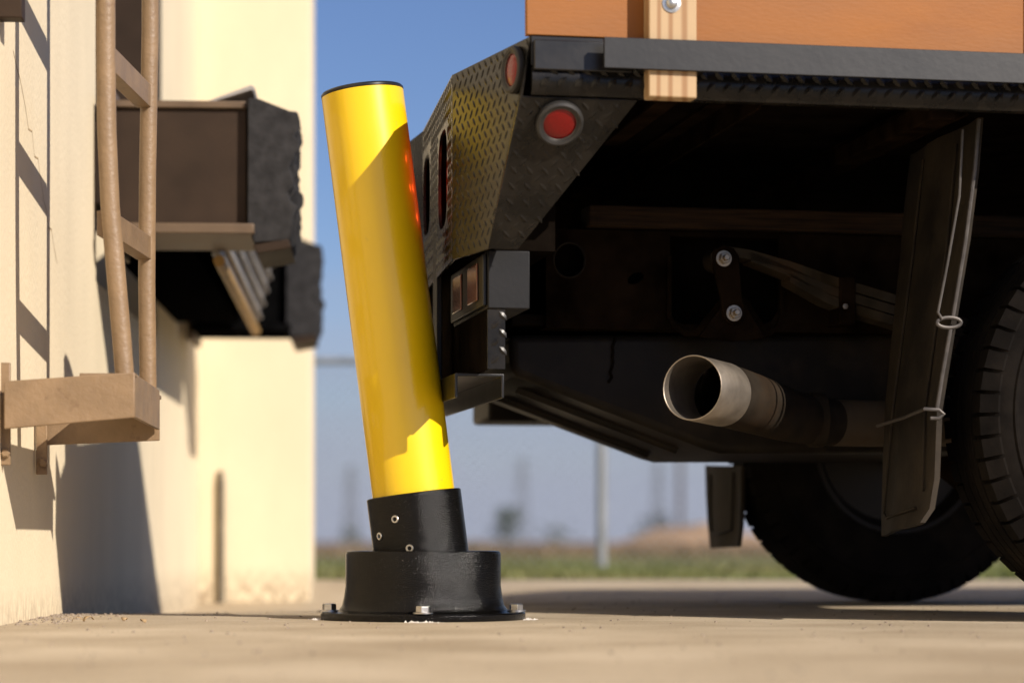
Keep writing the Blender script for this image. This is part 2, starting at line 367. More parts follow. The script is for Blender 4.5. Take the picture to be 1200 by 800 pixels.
# ------------------------------------------------------------------ loading dock building
WT = .055; WA = math.atan(WT)
BROOT = Vector((-.95, 4.62, 0))
bld = empty('dock_building', BROOT, WA, 'cream painted concrete loading dock building at the left edge', 'building')
BM = Matrix.Translation(BROOT) @ Matrix.Rotation(WA, 4, 'Z'); BMI = BM.inverted()
def BL(u, v, Y): return BMI @ P(u, v, Y)
J0, J1 = 1.33, 2.98            # door opening along the wall, local y
mb = MB()
mb.box((-.35, -5, -.25), (0, J0, 6)); mb.box((-.35, J0, -.25), (-.002, J1, .80)); mb.box((-.35, J1, -.25), (0, 4.75, 6))
wall = mb.build('wall', M['wall'], bld, bevel=.006)
mb = MB(); mb.box((-.35, J0+.002, 4.4), (-.004, J1-.002, 5.995)); mb.build('lintel', M['wall'], bld)
p_end = BL(365, 600, 9.45)
mb = MB(); mb.box((-.35, 4.752, -.25), (p_end.x, 5.25, 6)); mb.build('end_wall', M['wall'], bld, bevel=.01)
pj = BL(259, 600, 9.38)
mb = MB(); mb.tube([(pj.x, 4.742, -.2), (pj.x, 4.742, .38), (pj.x, 4.742, .43)], [.014,.014,.008], 10); mb.build('conduit', M['sealant'], bld)
mb = MB(); mb.box((-.30, J0+.002, 1.2), (-.26, J1-.002, 4.398)); mb.build('dock_door', M['door'], bld)
mb = MB()
for k, (a, b_) in enumerate(((J0+.003, J0+.10), (J1-.10, J1-.003))): mb.box((-.258, a, 1.2), (.012, b_, 4.396))
mb.build('door_frame', M['bronze_dark'], bld, bevel=.004)
mb = MB(); mb.box((-.34, J0+.003, .802), (-.29, J1-.003, 1.198)); mb.build('pit_back', M['dark_shaded_steel'], bld)
mb = MB(); mb.box((.003, J0+.01, 1.13), (.36, 3.9, 1.195)); mb.build('leveler_deck', M['dark_shaded_steel'], bld, bevel=.004)  # reach extended to cast a larger shadow on the wall
mb = MB(); mb.box((.004, J0+.36, .90), (.22, 3.60, 1.128)); mb.build('deck_shade_panel', M['dark_shaded_steel'], bld, bevel=.004)  # added near-black panel standing in for the shade under the deck
# hairline crack in the stucco
mb = MB(); cr = []
for k in range(16):
    t = k/15; yy = -.02+.62*t; cr.append((.0003, yy+.01*random.uniform(-1,1), 1.10-.34*t+.018*random.uniform(-1,1)))
for a, b_ in zip(cr[:-1], cr[1:]): mb.add([(a[0]+.0006,a[1],a[2]-.0016),(b_[0]+.0006,b_[1],b_[2]-.0016),(b_[0]+.0006,b_[1],b_[2]+.0016),(a[0]+.0006,a[1],a[2]+.0016)], [(0,1,2,3)])
mb.build('crack', mat('crack_line', (.45,.34,.2), rough=.9), bld, smooth=0)

# dock bumpers: steel box with a torn laminated rubber nose
def dock_bumper(Y):
    k = Y/5.9
    root_p = Vector((P(140, 0, 5.9).x-.02, 5.9, 0))
    r = empty('dock_bumper', root_p, WA)
    Mi = (Matrix.Translation(root_p) @ Matrix.Rotation(WA, 4, 'Z')).inverted()
    q = lambda u, v: Mi @ P(u, v, 5.9)
    x0 = .0; x1 = q(289, 200).x; x2 = q(350, 200).x; zt = q(200, 118).z; zb = q(200, 263).z; zf = q(200, 276).z
    mb = MB(); mb.box((x0, 0, zb), (x1, .30, zt-.012)); mb.build('steel_box', M['bronze_dark'], r, bevel=.004)
    mb = MB(); mb.box((x0-.01, -.012, zt-.018), (x1-.002, .30, zt)); mb.build('top_plate', M['bronze_mid'], r, bevel=.003)
    mb = MB(); mb.box((x0, -.055, zf), (x1+.02, .30, zb-.002)); mb.build('bottom_flange', M['bronze_mid'], r, bevel=.003)
    mb = MB(); mb.box((x0-.012, -.03, zf-.03), (x0+.012, .33, zt+.02)); mb.build('mounting_plate', M['bronze_mid'], r, bevel=.003)
    # jagged nose, each ply a slab of its own
    rnd = random.Random(5); np_ = 7
    for i in range(np_):
        y0 = -.03+.34*i/np_; y1 = y0+.34/np_-.003
        pts = [(x1+.002, y0, zf+.03), (x1+.004, y0, zt+.005), (x1+.03, y0, zt+.003)]
        zz = zt-.028; pts.append((x2-.022, y0, zt-.026))
        while zz > zf+.03:
            pts.append((x2-.006+rnd.uniform(-.013, .006)+.008*math.sin(zz*23+i), y0, zz)); zz -= rnd.uniform(.009, .022)
        pts += [(x2-.02, y0, zf-.012), (x1+.018, y0, zf-.02)]
        mb = MB(); mb.prism(pts, (0, y1-y0, 0)); mb.build('rubber_ply', M['dock_rubber'], r, bevel=.003, seg=1)
    mb = MB(); mb.loft([(x1+.016,-.035,zf-.024),(x2-.024,-.035,zf-.010),(x2-.018,-.035,zf-.030),(x1+.026,-.035,zf-.046)],
                       [(x1+.016,.30,zf-.024),(x2-.024,.30,zf-.010),(x2-.018,.30,zf-.030),(x1+.026,.30,zf-.046)]); mb.build('end_angle', M['bronze_dark'], r, bevel=.002)
    a, b_, c = q(243, 119), q(294, 98), q(298, 119)
    mb = MB(); mb.loft([(a.x,.0,zt+.001),(b_.x,.0,b_.z),(c.x,.0,b_.z-.006),(c.x-.004,.0,b_.z-.016),(b_.x,.0,b_.z-.012),(a.x+.01,.0,zt-.002)],
                       [(a.x,.28,zt+.001),(b_.x,.28,b_.z),(c.x,.28,b_.z-.006),(c.x-.004,.28,b_.z-.016),(b_.x,.28,b_.z-.012),(a.x+.01,.28,zt-.002)]); mb.build('top_flap', M['lip'], r, bevel=.001)
    return r, root_p
b1, bp1 = dock_bumper(5.9)
tag(b1, 'brown steel dock bumper with torn black rubber nose behind the ladder', 'dock bumper', 'dock bumpers on the building')
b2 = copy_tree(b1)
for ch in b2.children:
    if ch.name.startswith(('steel_box', 'bottom_flange', 'top_plate')): ch.data = ch.data.copy(); ch.data.materials[0] = M['dark_shaded_steel']  # shade put into the colour: this copy's steel parts turned near black
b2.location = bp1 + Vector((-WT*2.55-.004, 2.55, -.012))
tag(b2, 'farther rubber nosed dock bumper beyond the hanging striped steel lip', 'dock bumper', 'dock bumpers on the building')

# leveler lip
lp = empty('leveler_lip', P(257, 300, 6.25)*1.0, WA, 'grey ribbed steel leveler lip hanging between two dock bumpers', 'leveler lip')
lroot = Vector((P(257,300,6.25).x, 6.25, P(257,300,6.25).z)); lp.location = lroot
LI = (Matrix.Translation(lroot) @ Matrix.Rotation(WA, 4, 'Z')).inverted()
nb_, fb_ = LI @ P(257,300,6.25), LI @ P(300,384,8.3)
nt_, ft_ = LI @ P(284,262,6.25), LI @ P(326,282,8.3)
nt_.z = ft_.z = ft_.z
mb = MB(); off = Vector((-.02, 0, .006)); mb.loft([nb_, fb_, ft_, nt_], [nb_+off, fb_+off, ft_+off, nt_+off]); mb.build('lip_plate', M['lip'], lp)
for k in range(6):
    t = .12+.15*k; a = nb_.lerp(nt_, t); b_ = fb_.lerp(ft_, t)
    mb = MB(); mb.tube([a+Vector((.006,0,0)), b_+Vector((.006,0,0))], .007, 8); mb.build('rib', M['lip'], lp)
mb = MB(); mb.tube([nb_+Vector((0,0,-.012)), fb_+Vector((0,0,-.012))], .016, 8); mb.build('hinge_bar', M['lip_edge'], lp)

# ladder standing off the wall
lad_p = Vector((P(0,0,4.4).x*0-.70, 4.35, 0))
lad = empty('wall_ladder', lad_p, WA, 'bronze painted steel access ladder bolted to the cream wall', 'ladder')
LDI = (Matrix.Translation(lad_p) @ Matrix.Rotation(WA, 4, 'Z')).inverted()
Yn, Yf = 4.47, 4.87
def LDp(u, v, Y): return LDI @ P(u, v, Y)
pts = [LDp(124, -900, Yn), LDp(124, 60, Yn), LDp(125, 150, Yn), LDp(129, 240, Yn), LDp(136, 320, Yn), LDp(143, 400, Yn), LDp(147, 452, Yn)]
mb = MB(); mb.tube(pts, .0178, 20); mb.build('rail', M['bronze'], lad)
pts = [LDp(177, -900, Yf), LDp(176, 40, Yf), LDp(173, 200, Yf), LDp(172, 330, Yf), LDp(174, 482, Yf)]
mb = MB(); mb.tube(pts, .0172, 20); mb.build('rail', M['bronze'], lad)
def rung(z):
    """an upright angle iron between the two rails"""
    a = LDp(126, 60, Yn); b_ = LDp(176, 60, Yf)
    x_n, x_f = LDp(132, 60, Yn).x, LDp(178, 60, Yf).x
    ya, yb = a.y+.008, b_.y-.006
    xa, xb = x_n, x_f
    mb = MB()
    mb.loft([(xa, ya, z), (xa, ya, z+.046), (xa-.030, ya, z+.046), (xa-.030, ya, z)], [(xb, yb, z), (xb, yb, z+.046), (xb-.030, yb, z+.046), (xb-.030, yb, z)])
    return mb.build('rung', M['bronze'], lad, bevel=.0012)
zr = LDp(140, 82, Yn).z
for k in range(-1, 7): rung(zr + .305*k)
# foot: two stand-off channels back to the wall and the bottom tread
def standoff(u0, v0a, v0b, u1, v1a, v1b, Y, lip=.0):
    A, B = LDp(u0, v0a, Y), LDp(u0, v0b, Y); C, D = LDp(u1, v1a, Y), LDp(u1, v1b, Y)
    A.y = B.y = C.y = D.y = C.y; e = Vector((0, .008, 0))
    mb = MB(); mb.loft([B, D, C, A], [B+e, D+e, C+e, A+e])
    mb.loft([A+Vector((0,.0082,-.008)), C+Vector((0,.0082,-.008)), C+Vector((0,.0082,0)), A+Vector((0,.0082,0))],
            [A+Vector((0,.045,-.008)), C+Vector((0,.045,-.008)), C+Vector((0,.045,0)), A+Vector((0,.045,0))])
    return mb.build('standoff', M['bronze'], lad, bevel=.002)
standoff(6, 447, 503, 158, 436, 489, 4.40)
standoff(46, 470, 522, 187, 462, 516, 4.92)
Az, Bz = LDp(158, 437, 4.41), LDp(187, 462, 4.91)
mb = MB()
mb.loft([(Az.x,Az.y,Az.z),(Az.x,Az.y,Az.z-.080),(Az.x-.008,Az.y,Az.z-.080),(Az.x-.008,Az.y,Az.z)],
        [(Bz.x,Bz.y,Az.z),(Bz.x,Bz.y,Az.z-.080),(Bz.x-.008,Bz.y,Az.z-.080),(Bz.x-.008,Bz.y,Az.z)])
mb.build('bottom_tread', M['bronze'], lad, bevel=.0015)
mb = MB()
mb.loft([(Az.x-.009,Az.y,Az.z-.006),(Az.x-.009,Az.y,Az.z-.0005),(Az.x-.10,Az.y,Az.z-.0005),(Az.x-.10,Az.y,Az.z-.006)],
        [(Bz.x-.009,Bz.y,Az.z-.006),(Bz.x-.009,Bz.y,Az.z-.0005),(Bz.x-.10,Bz.y,Az.z-.0005),(Bz.x-.10,Bz.y,Az.z-.006)])
mb.build('tread_flange', M['bronze'], lad)
for (u, va, vb, Y) in ((7, 425, 545, 4.46), (50, 470, 556, 4.88)):
    a, b_ = LDp(u-7, va, Y), LDp(u+6, vb, Y)
    mb = MB(); mb.box((a.x, a.y-.01, b_.z), (b_.x, a.y-.002, a.z)); f_ = mb.build('wall_plate', M['bronze'], lad, bevel=.002)
    c = LDp(u+1, vb-14, Y)
    mb = MB(); mb.lathe([(.0,0),(.009,0),(.009,.007),(.006,.010),(0,.010)], 6, Matrix.Translation((c.x, c.y-.010, c.z)) @ Matrix.Rotation(R(90), 4, 'X')); mb.build('bolt', M['bronze'], f_, smooth=0)
a = LDp(-30, -30, 4.40); b_ = LDp(25, 20, 4.40)
mb = MB(); mb.box((a.x, a.y, b_.z), (b_.x, a.y+.045, a.z)); mb.build('upper_standoff', M['bronze_dark'], lad, bevel=.002)  # darker bronze than the ladder, its underside shade put into the colour

# ------------------------------------------------------------------ flatbed truck
TH = R(10.7)
C0 = P(622, 45, 4.3); C0.z = 0
sdir = Vector((math.cos(TH), math.sin(TH), 0)); bdir = Vector((-math.sin(TH), math.cos(TH), 0))
truck = empty('flatbed_truck', C0, TH, 'black diamond plate flatbed truck backed against the yellow bollard', 'truck')
TI = (Matrix.Translation(C0) @ Matrix.Rotation(TH, 4, 'Z')).inverted()
def L(u, v, y):
    """pixel -> truck frame (x forward, y inboard, z up) on the plane y inboard of the bed side"""
    d = Vector(((u-600)/F, 1, (HOR-v)/F)); c = Vector((0, 0, CAM_H))
    t = (y + C0.dot(bdir)) / d.dot(bdir)
    return TI @ (c + d*t)
def TY(u, v, Y): return TI @ P(u, v, Y)
W = 2.05
ZT = L(622, 42, 0).z        # deck height
# facet corners of the tail, world rays at known depth
A_t, A_b = TY(622, 45, 4.3), TY(572, 292, 4.488)
D_t, D_b = TY(530, 88, 4.66), TY(536, 303, 4.66)
D_b.x, D_b.y = D_t.x, D_t.y; D_t.z = ZT; A_t.z = ZT
zb = A_b.z; D_b.z = zb
Bslope = .062
mid_x = D_t.x + Bslope*(W/2-D_t.y)
# corner panel
nA = Vector((D_t.x-A_t.x, D_t.y-A_t.y, 0)); eA = nA.normalized(); nA = Vector((-eA.y, eA.x, 0)); nA = nA if nA.x < 0 else -nA
def offs(p, n, d): return Vector(p)+n*d
poly = [A_t, A_b, D_b, D_t]
mb = MB(); mb.prism(poly, -nA*.006); cp = mb.build('corner_panel', M['plate_black'], truck, bevel=.0015)
toA = lambda p: ((Vector(p)-Vector((A_t.x,A_t.y,0))).dot(eA), Vector(p).z)
polyA = [toA(p) for p in poly]
lampA = (.068, L(603, 83, .07).z)
mb = tread_marks(MB(), (A_t.x, A_t.y, 0), eA, (0,0,1), nA, polyA, [(lampA[0], lampA[1], .048)]); mb.build('tread_marks', M['plate_black'], cp, kind='stuff', smooth=25)
# rear panel (two shallow facets meeting at the middle), with oval lamp openings
mirror = lambda p: Vector((p.x, W-p.y, p.z))
eB = Vector((Bslope, 1, 0)).normalized(); nB = Vector((-1, Bslope, 0)).normalized()
def onB(y, z): return Vector((D_t.x+Bslope*(y-D_t.y), y, z))
def oval(yc, zc, hw, hh, n=24):
    out = []
    for i in range(n):
        t = 2*math.pi*i/n; c, s = math.cos(t), math.sin(t)
        out.append(onB(yc+hw*math.copysign(abs(c)**.55, c), zc+hh*math.copysign(abs(s)**.75, s)))
    return out
def yB(u):
    d = Vector(((u-600)/F, 1, 0)); best = None
    lo, hi = D_t.y, 3.0
    for _ in range(50):
        m_ = (lo+hi)/2; p = truckM @ onB(m_, 0); uu = 600+F*p.x/p.y
        if uu > u: lo = m_
        else: hi = m_
    return lo
truckM = Matrix.Translation(C0) @ Matrix.Rotation(TH, 4, 'Z')
y1, y2 = yB(524), yB(513.5); zc = (ZT+zb)/2-.005
ys1 = (y1+y2)/2; hw1 = max(.05, (y2-y1)/2)
ovals = [(ys1, zc+.01, hw1, .097), (min(ys1+.36, 1.0), zc+.03, hw1*.9, .085)]
Mt, Mb_ = onB(W/2, ZT), onB(W/2, zb)
mb = MB(); mb.slab([onB(D_t.y, ZT), onB(D_t.y, zb), Mb_, Mt], [oval(*o) for o in ovals], -nB*.006)
rp = mb.build('rear_panel', M['plate_black'], truck)
toB = lambda p: ((Vector(p)-Vector((D_t.x,D_t.y,0))).dot(eB), Vector(p).z)
avoid = []
for (oy, oz, hw, hh) in ovals:
    avoid.append((oy-D_t.y, oz, hw+.010, hh+.010))
mb = tread_marks(MB(), (D_t.x, D_t.y, 0), eB, (0,0,1), nB, [(0,zb),(W/2-D_t.y,zb),(W/2-D_t.y,ZT),(0,ZT)], avoid); mb.build('tread_marks', M['plate_black'], rp, kind='stuff', smooth=25)
mb = MB(); nBm = Vector((-1, -Bslope, 0)).normalized()
mb.prism([Mt, Mb_, mirror(D_b), mirror(D_t)], -nBm*.006); mb.build('rear_panel', M['plate_black'], truck)
nAm = Vector((nA.x, -nA.y, 0))
mb = MB(); mb.prism([mirror(D_t), mirror(D_b), mirror(A_b), mirror(A_t)], -nAm*.006); mb.build('corner_panel', M['plate_black'], truck)
# lamp housings behind the oval holes
for o in ovals:
    mb = MB(); a = onB(o[0], o[1]); mb.box((a.x+.03, o[0]-o[2]*1.1, o[1]-o[3]*1.08), (a.x+.09, o[0]+o[2]*1.1, o[1]+o[3]*1.08)); mb.build('lamp_housing', M['under'], truck, bevel=.01)
M['stop_lens'] = mat('stop_lens', (.45,.01,.008), rough=.2, var=.1, coat=.5)
pb = M['stop_lens'].node_tree.nodes['Principled BSDF']; pb.inputs['Emission Color'].default_value = (1, .035, .008, 1); pb.inputs['Emission Strength'].default_value = .22
M['led'] = mat('led_red', (.6,.05,.02), rough=.3)
pl = M['led'].node_tree.nodes['Principled BSDF']; pl.inputs['Emission Color'].default_value = (1, .07, .012, 1); pl.inputs['Emission Strength'].default_value = 14.0
for o in ovals:
    mb = MB(); mb.prism([p+Vector((.016,0,0)) for p in oval(o[0], o[1], o[2]*.86, o[3]*.88)], (.008,0,0)); sl = mb.build('stop_lamp', M['stop_lens'], truck, bevel=.003)
    for k in (range(1, 5) if o is ovals[0] else ()):
        c = onB(o[0]+(.020 if k % 2 else -.020), o[1]+o[3]*.62*(k//2-1)); Mx = Matrix.Translation(c+Vector((.0155,0,0))) @ Matrix.Rotation(R(-90), 4, 'Y')
        mb = MB(); mb.lathe([(0,.003),(.006,.0015),(.008,0),(0,-.0004)], 12, Mx); mb.build('led', M['led'], sl)
# bed floor
LEN = 4.0
plan = [(A_t.x+.006, .006), (LEN, .006), (LEN, W-.006), (A_t.x+.006, W-.006), (D_t.x+.012, W-D_t.y), (mid_x+.012, W/2), (D_t.x+.012, D_t.y)]
mb = MB(); mb.prism([(x, y, ZT-.055) for x, y in plan], (0, 0, .052)); mb.build('bed_floor', M['under'], truck, bevel=.003)
# bed side: flat web then rolled diamond plate strip
z_web = L(700, 79, 0).z; z_str = L(700, 114, 0).z
mb = MB(); mb.box((A_t.x+.001, 0, z_web), (LEN, .0055, ZT)); mb.build('side_web', M['black_paint'], truck, bevel=.001)
mb = MB()
prof = [(.0, z_web-.002), (-.004, z_web-.010), (-.005, (z_web+z_str)/2), (-.002, z_str+.010), (.006, z_str+.002), (.020, z_str), (.020, z_str+.006), (.010, z_str+.009), (.006, z_web-.004)]
mb.loft([(A_t.x+.002, y, z) for y, z in prof], [(LEN, y, z) for y, z in prof]); sst = mb.build('side_strip', M['plate_black'], truck)
mb = tread_marks(MB(), (0, -.0052, 0), (1,0,0), (0,0,1), (0,-1,0), [(.01, z_str+.001),(LEN, z_str+.001),(LEN, z_web-.001),(.01, z_web-.001)], px=.0305, py=.0225, L=.0125, W=.0062, H=.0030, margin=.006)
mb.build('tread_marks', M['plate_black'], sst, kind='stuff', smooth=25)
mb = MB(); mb.box((LEN-.006, .01, zb-.1), (LEN, W-.01, ZT-.056)); mb.build('bulkhead', M['under'], truck)
mb = MB(); mb.box((A_t.x+.01, W-.0055, z_str), (LEN, W, ZT)); mb.build('far_side_web', M['under'], truck)
# gusset under the near rear corner, leaning inboard
g_tr = L(748, 114, .012); g_br = L(607, 291, A_b.y)
g_tl = Vector((A_t.x+.0, .012, z_str-.001)); 
fr = (ZT-g_tl.z)/(ZT-zb); g_tl = Vector(A_t).lerp(Vector(A_b), fr); g_tl.y = max(g_tl.y, .012)
g_tl = L(609.5, 112, .012); g_tl.z = z_str-.001; g_bl = Vector(A_b)+Vector((.001, 0, 0)); g_br.z = zb; g_tr.z = z_str-.001
gp = [g_tl, g_tr, g_br, g_bl]
gn = (g_tr-g_tl).cross(g_bl-g_tl).normalized(); gn = gn if gn.y < 0 else -gn
mb = MB(); mb.prism(gp, -gn*.006); gs = mb.build('corner_gusset', M['plate_black'], truck, bevel=.0015)
gx = Vector((1,0,0)); gy = gn.cross(gx).normalized(); gy = gy if gy.z > 0 else -gy
to2 = lambda p: ((Vector(p)-g_tl).dot(gx), (Vector(p)-g_tl).dot(gy))
# lamp position on the gusset plane
d = Vector(((655-600)/F, 1, (HOR-143)/F)); c_l = TI @ Vector((0,0,CAM_H)); d_l = TI.to_3x3() @ d
tt = (g_tl-c_l).dot(gn)/d_l.dot(gn); lampG = c_l+d_l*tt
l2 = to2(lampG)
mb = tread_marks(MB(), g_tl, gx, gy, gn, [to2(p) for p in gp], [(l2[0], l2[1], .05)]); mb.build('tread_marks', M['plate_black'], gs, kind='stuff', smooth=25)
# outer part of the corner panel between side web and gusset
mb = MB(); mb.prism([A_t, g_tl+Vector((0,-.004,0)), A_b], Vector((.004, .002, 0))); mb.build('corner_return', M['plate_black'], truck)

def marker_lamp(c, n, r):
    Mx = Matrix.Translation(Vector(c)) @ n.to_track_quat('Z', 'Y').to_matrix().to_4x4()
    mb = MB(); mb.lathe([(r*.98,0),(r*1.42,0),(r*1.46,.004),(r*1.42,.010),(r*1.28,.013),(r*1.10,.011),(r*1.02,.006),(r*.98,.004)], 40, Mx, close=True)
    o = mb.build('marker_lamp', M['rubber_trim'], truck)
    mb = MB(); mb.lathe([(0,.0),(r,.0),(r,.006),(r*.86,.0085),(r*.45,.010),(0,.0105)], 36, Mx); mb.build('lens', M['red_lens'], o)
    mb = MB(); mb.tube([Mx @ Vector((r*1.03*math.cos(t), r*1.03*math.sin(t), .0085)) for t in [2*math.pi*k/36 for k in range(36)]], .0012, 6, closed=True); mb.build('lens_ring', M['wire'], o)
    return o
marker_lamp(Vector((A_t.x, A_t.y, 0))+eA*lampA[0]+Vector((0,0,lampA[1]))+nA*.001, nA, .0295)
marker_lamp(lampG+gn*.001, gn, .0302)
# rub rail standing off the side, with spacers
z0r, z1r = L(720, 80, -.048).z, L(720, 44, -.048).z
x_r0 = L(708, 60, -.048).x
mb = MB(); mb.box((x_r0, -.050, z0r), (LEN, -.041, z1r)); mb.build('rub_rail', M['rail_black'], truck, bevel=.0008)
mb = MB(); mb.box((A_t.x+.004, -.012, z0r), (x_r0+.06, -.001, z1r-.001)); mb.build('rail_backing', M['black_paint'], truck, bevel=.002)
pk = [L(757, 60, -.03).x, L(818, 60, -.03).x]
for k, x in enumerate((pk[0]-.006, pk[1]+.006, .95, 1.05, 1.75, 1.85, 2.55, 2.65)):
    mb = MB(); mb.box((x-.005, -.0405, z0r+.001), (x+.005, -.0008, z1r-.002)); mb.build('stake_pocket', M['black_paint'], truck)
# cross members under the bed
for x in (L(790, 118, .3).x+.10, L(1130, 135, .12).x-.02, 1.7, 2.3, 2.9):
    mb = MB(); y0c, y1c = .05, W-.05
    zc1 = ZT-.056
    mb.loft([(x, y0c, zc1), (x, y0c, zc1-.05), (x-.006, y0c, zc1-.05), (x-.006, y0c, zc1-.006), (x-.04, y0c, zc1-.006), (x-.04, y0c, zc1)],
            [(x, y1c, zc1), (x, y1c, zc1-.05), (x-.006, y1c, zc1-.05), (x-.006, y1c, zc1-.006), (x-.04, y1c, zc1-.006), (x-.04, y1c, zc1)])
    mb.build('cross_member', M['under_rust'], truck)
mb = MB(); a = L(798, 116, .03); b_ = L(728, 168, .42)
mb.loft([a+Vector((0,0,.03)), a+Vector((0,0,-.005)), a+Vector((-.04,0,-.005)), a+Vector((-.04,0,.03))], [b_+Vector((0,0,.03)), b_+Vector((0,0,-.005)), b_+Vector((-.04,0,-.005)), b_+Vector((-.04,0,.03))]); mb.build('brace', M['under_rust'], truck, bevel=.003)
mb = MB(); a = L(1120, 136, .03); b_ = L(1005, 192, .62)
mb.loft([a+Vector((0,0,.03)), a+Vector((0,0,-.008)), a+Vector((-.05,0,-.008)), a+Vector((-.05,0,.03))], [b_+Vector((0,0,.03)), b_+Vector((0,0,-.005)), b_+Vector((-.05,0,-.005)), b_+Vector((-.05,0,.03))]); mb.build('brace', M['under_rust'], truck, bevel=.003)
# wooden sill on the frame, frame rails with holes
YR = .71
a, b_ = L(688, 241, YR-.01), L(690, 266, YR-.01)
mb = MB(); mb.box((a.x, YR-.03, b_.z), (LEN, YR+.05, a.z)); mb.build('wood_sill', M['sill_wood'], truck, bevel=.004)
mb = MB(); mb.box((a.x, W-YR-.05, b_.z), (LEN, W-YR+.03, a.z)); mb.build('wood_sill', M['sill_wood'], truck, bevel=.004)
fa, fb = L(640, 268, YR), L(640, 384, YR)
def circ(u, v, ru, rv, y, rot=0, n=24):
    out = []
    for i in range(n):
        t = 2*math.pi*i/n; du, dv = ru*math.cos(t), rv*math.sin(t)
        out.append(L(u+du*math.cos(rot)-dv*math.sin(rot), v+du*math.sin(rot)+dv*math.cos(rot), y))
    return out
hatch = [L(u, v, YR) for u, v in ((785,272),(912,272),(913,330),(912,364),(904,376),(894,380),(802,380),(790,376),(785,364))]
mb = MB(); mb.slab([fa, L(1500,268,YR)*1.0, Vector((LEN, YR, fb.z-.02)), Vector((fa.x, YR, fb.z-.02))] if False else [Vector((fa.x,YR,fa.z)), Vector((LEN,YR,fa.z)), Vector((LEN,YR,fb.z)), Vector((fa.x,YR,fb.z))],
                  [circ(667,305,18,20,YR), circ(745,326,10,6,YR,R(-25)), hatch], (0,.007,0)); mb.build('frame_rail', M['under_rust'], truck)
mb = MB(); mb.box((fa.x, YR+.0075, fa.z-.008), (LEN, YR+.07, fa.z)); mb.box((fa.x, YR+.0075, fb.z), (LEN, YR+.07, fb.z+.008)); mb.build('frame_flange', M['under_rust'], truck)
mb = MB(); mb.box((fa.x, W-YR-.07, fb.z), (LEN, W-YR, fa.z)); mb.build('frame_rail', M['under_rust'], truck)
for x in (fa.x+.02, 1.6, 2.6):
    mb = MB(); mb.box((x, YR+.072, fb.z+.02), (x+.07, W-YR-.072, fa.z-.02)); mb.build('frame_cross_tube', M['under'], truck)
mb = MB(); mb.box((hatch[0].x-.06, YR+.13, fb.z-.04), (hatch[1].x+.08, YR+.14, fa.z+.09)); mb.build('hatch_backing', M['under'], truck)  # added dark plate that keeps sky out of the hatch opening
# spring hanger plate, shackle, bolts, leaf spring
YS = .62
hp = [L(u, v, YR-.012) for u, v in ((782,300),(782,372),(790,386),(804,394),(818,394),(846,360),(853,355),(866,355),(872,360),(896,396),(906,392),(914,380),(918,372),(918,340),(914,340),(914,372),(908,384),(899,387),(877,352),(868,347),(851,347),(842,352),(815,386),(805,387),(793,380),(787,370),(787,300))]
mb = MB(); mb.slab(hp, [], (0,.010,0)); mb.build('hanger_rim', M['under_rust'], truck)
mb = MB(); mb.slab([L(u, v, YS+.0) for u, v in ((820,394),(846,358),(853,353),(867,353),(874,358),(897,396),(860,400))], [], (0,.008,0)); mb.build('spring_hanger', M['under_rust'], truck, bevel=.001)
mb = MB(); mb.tube([p+Vector((0,-.001,0)) for p in circ(667,305,18.5,20.5,YR)], .0022, 6, closed=True); mb.build('hole_rim', M['steel_dull'], truck)
sh = [L(u, v, YS-.012) for u, v in ((836,292),(848,287),(860,291),(866,300),(870,350),(874,368),(868,378),(856,380),(848,372),(845,350),(836,314))]
mb = MB(); mb.slab(sh, [], (0,.010,0)); shk = mb.build('shackle', M['under_rust'], truck, bevel=.002)
for (u, v) in ((848, 303), (860, 367)):
    c = L(u, v, YS-.014); Mx = Matrix.Translation(c) @ Matrix.Rotation(R(90), 4, 'X')
    mb = MB(); mb.lathe([(0,0),(.0165,0),(.0165,.003),(.0125,.0035)], 24, Mx); mb.lathe([(.0120,.0035),(.0120,.013),(.0105,.0145),(.0055,.0145)], 6, Mx @ Matrix.Rotation(.3,4,'Z')); mb.lathe([(.0065,.010),(.0065,.026),(.005,.028),(0,.028)], 14, Mx)
    mb.build('bolt', M['steel_tip'], shk, smooth=30)
leafpts = [(836, 294), (849, 288), (880, 293), (926, 306), (969, 321), (1005, 332), (1042, 343), (1200, 395)]
ls = None
for k, (o0, o1, st) in enumerate(((0, 0, 1), (13, 11, 2), (25.5, 22, 3))):
    path = [L(u, v + (o0*min(1, (u-860)/120) if u > 860 else 0)*1.0, YS) for u, v in leafpts[st:]]
    mb = MB()
    for a, b_ in zip(path[:-1], path[1:]):
        h = .0195
        mb.loft([a, a+Vector((0,0,-h)), a+Vector((0,.065,-h)), a+Vector((0,.065,0))], [b_, b_+Vector((0,0,-h)), b_+Vector((0,.065,-h)), b_+Vector((0,.065,0))])
    mb.build('spring_leaf', M['leaf_steel'], truck)
c = L(845, 303, YS)
mb = MB(); mb.lathe([(.012,-.03),(.024,-.03),(.024,.035),(.012,.035)], 24, Matrix.Translation(c+Vector((0,.03,0))) @ Matrix.Rotation(R(90), 4, 'X'), close=True); mb.build('spring_eye', M['steel_dull'], truck)
a, b_ = L(984, 324, YS-.006), L(1003, 380, YS-.006)
mb = MB(); mb.box((a.x, YS-.006, b_.z), (b_.x, YS+.072, a.z)); cl = mb.build('spring_clamp', M['under_rust'], truck, bevel=.003)
c = L(990, 359, YS-.008); mb = MB(); mb.lathe([(0,0),(.006,0),(.006,.006),(0,.007)], 6, Matrix.Translation(c) @ Matrix.Rotation(R(90),4,'X')); mb.build('rivet', M['steel_tip'], cl)
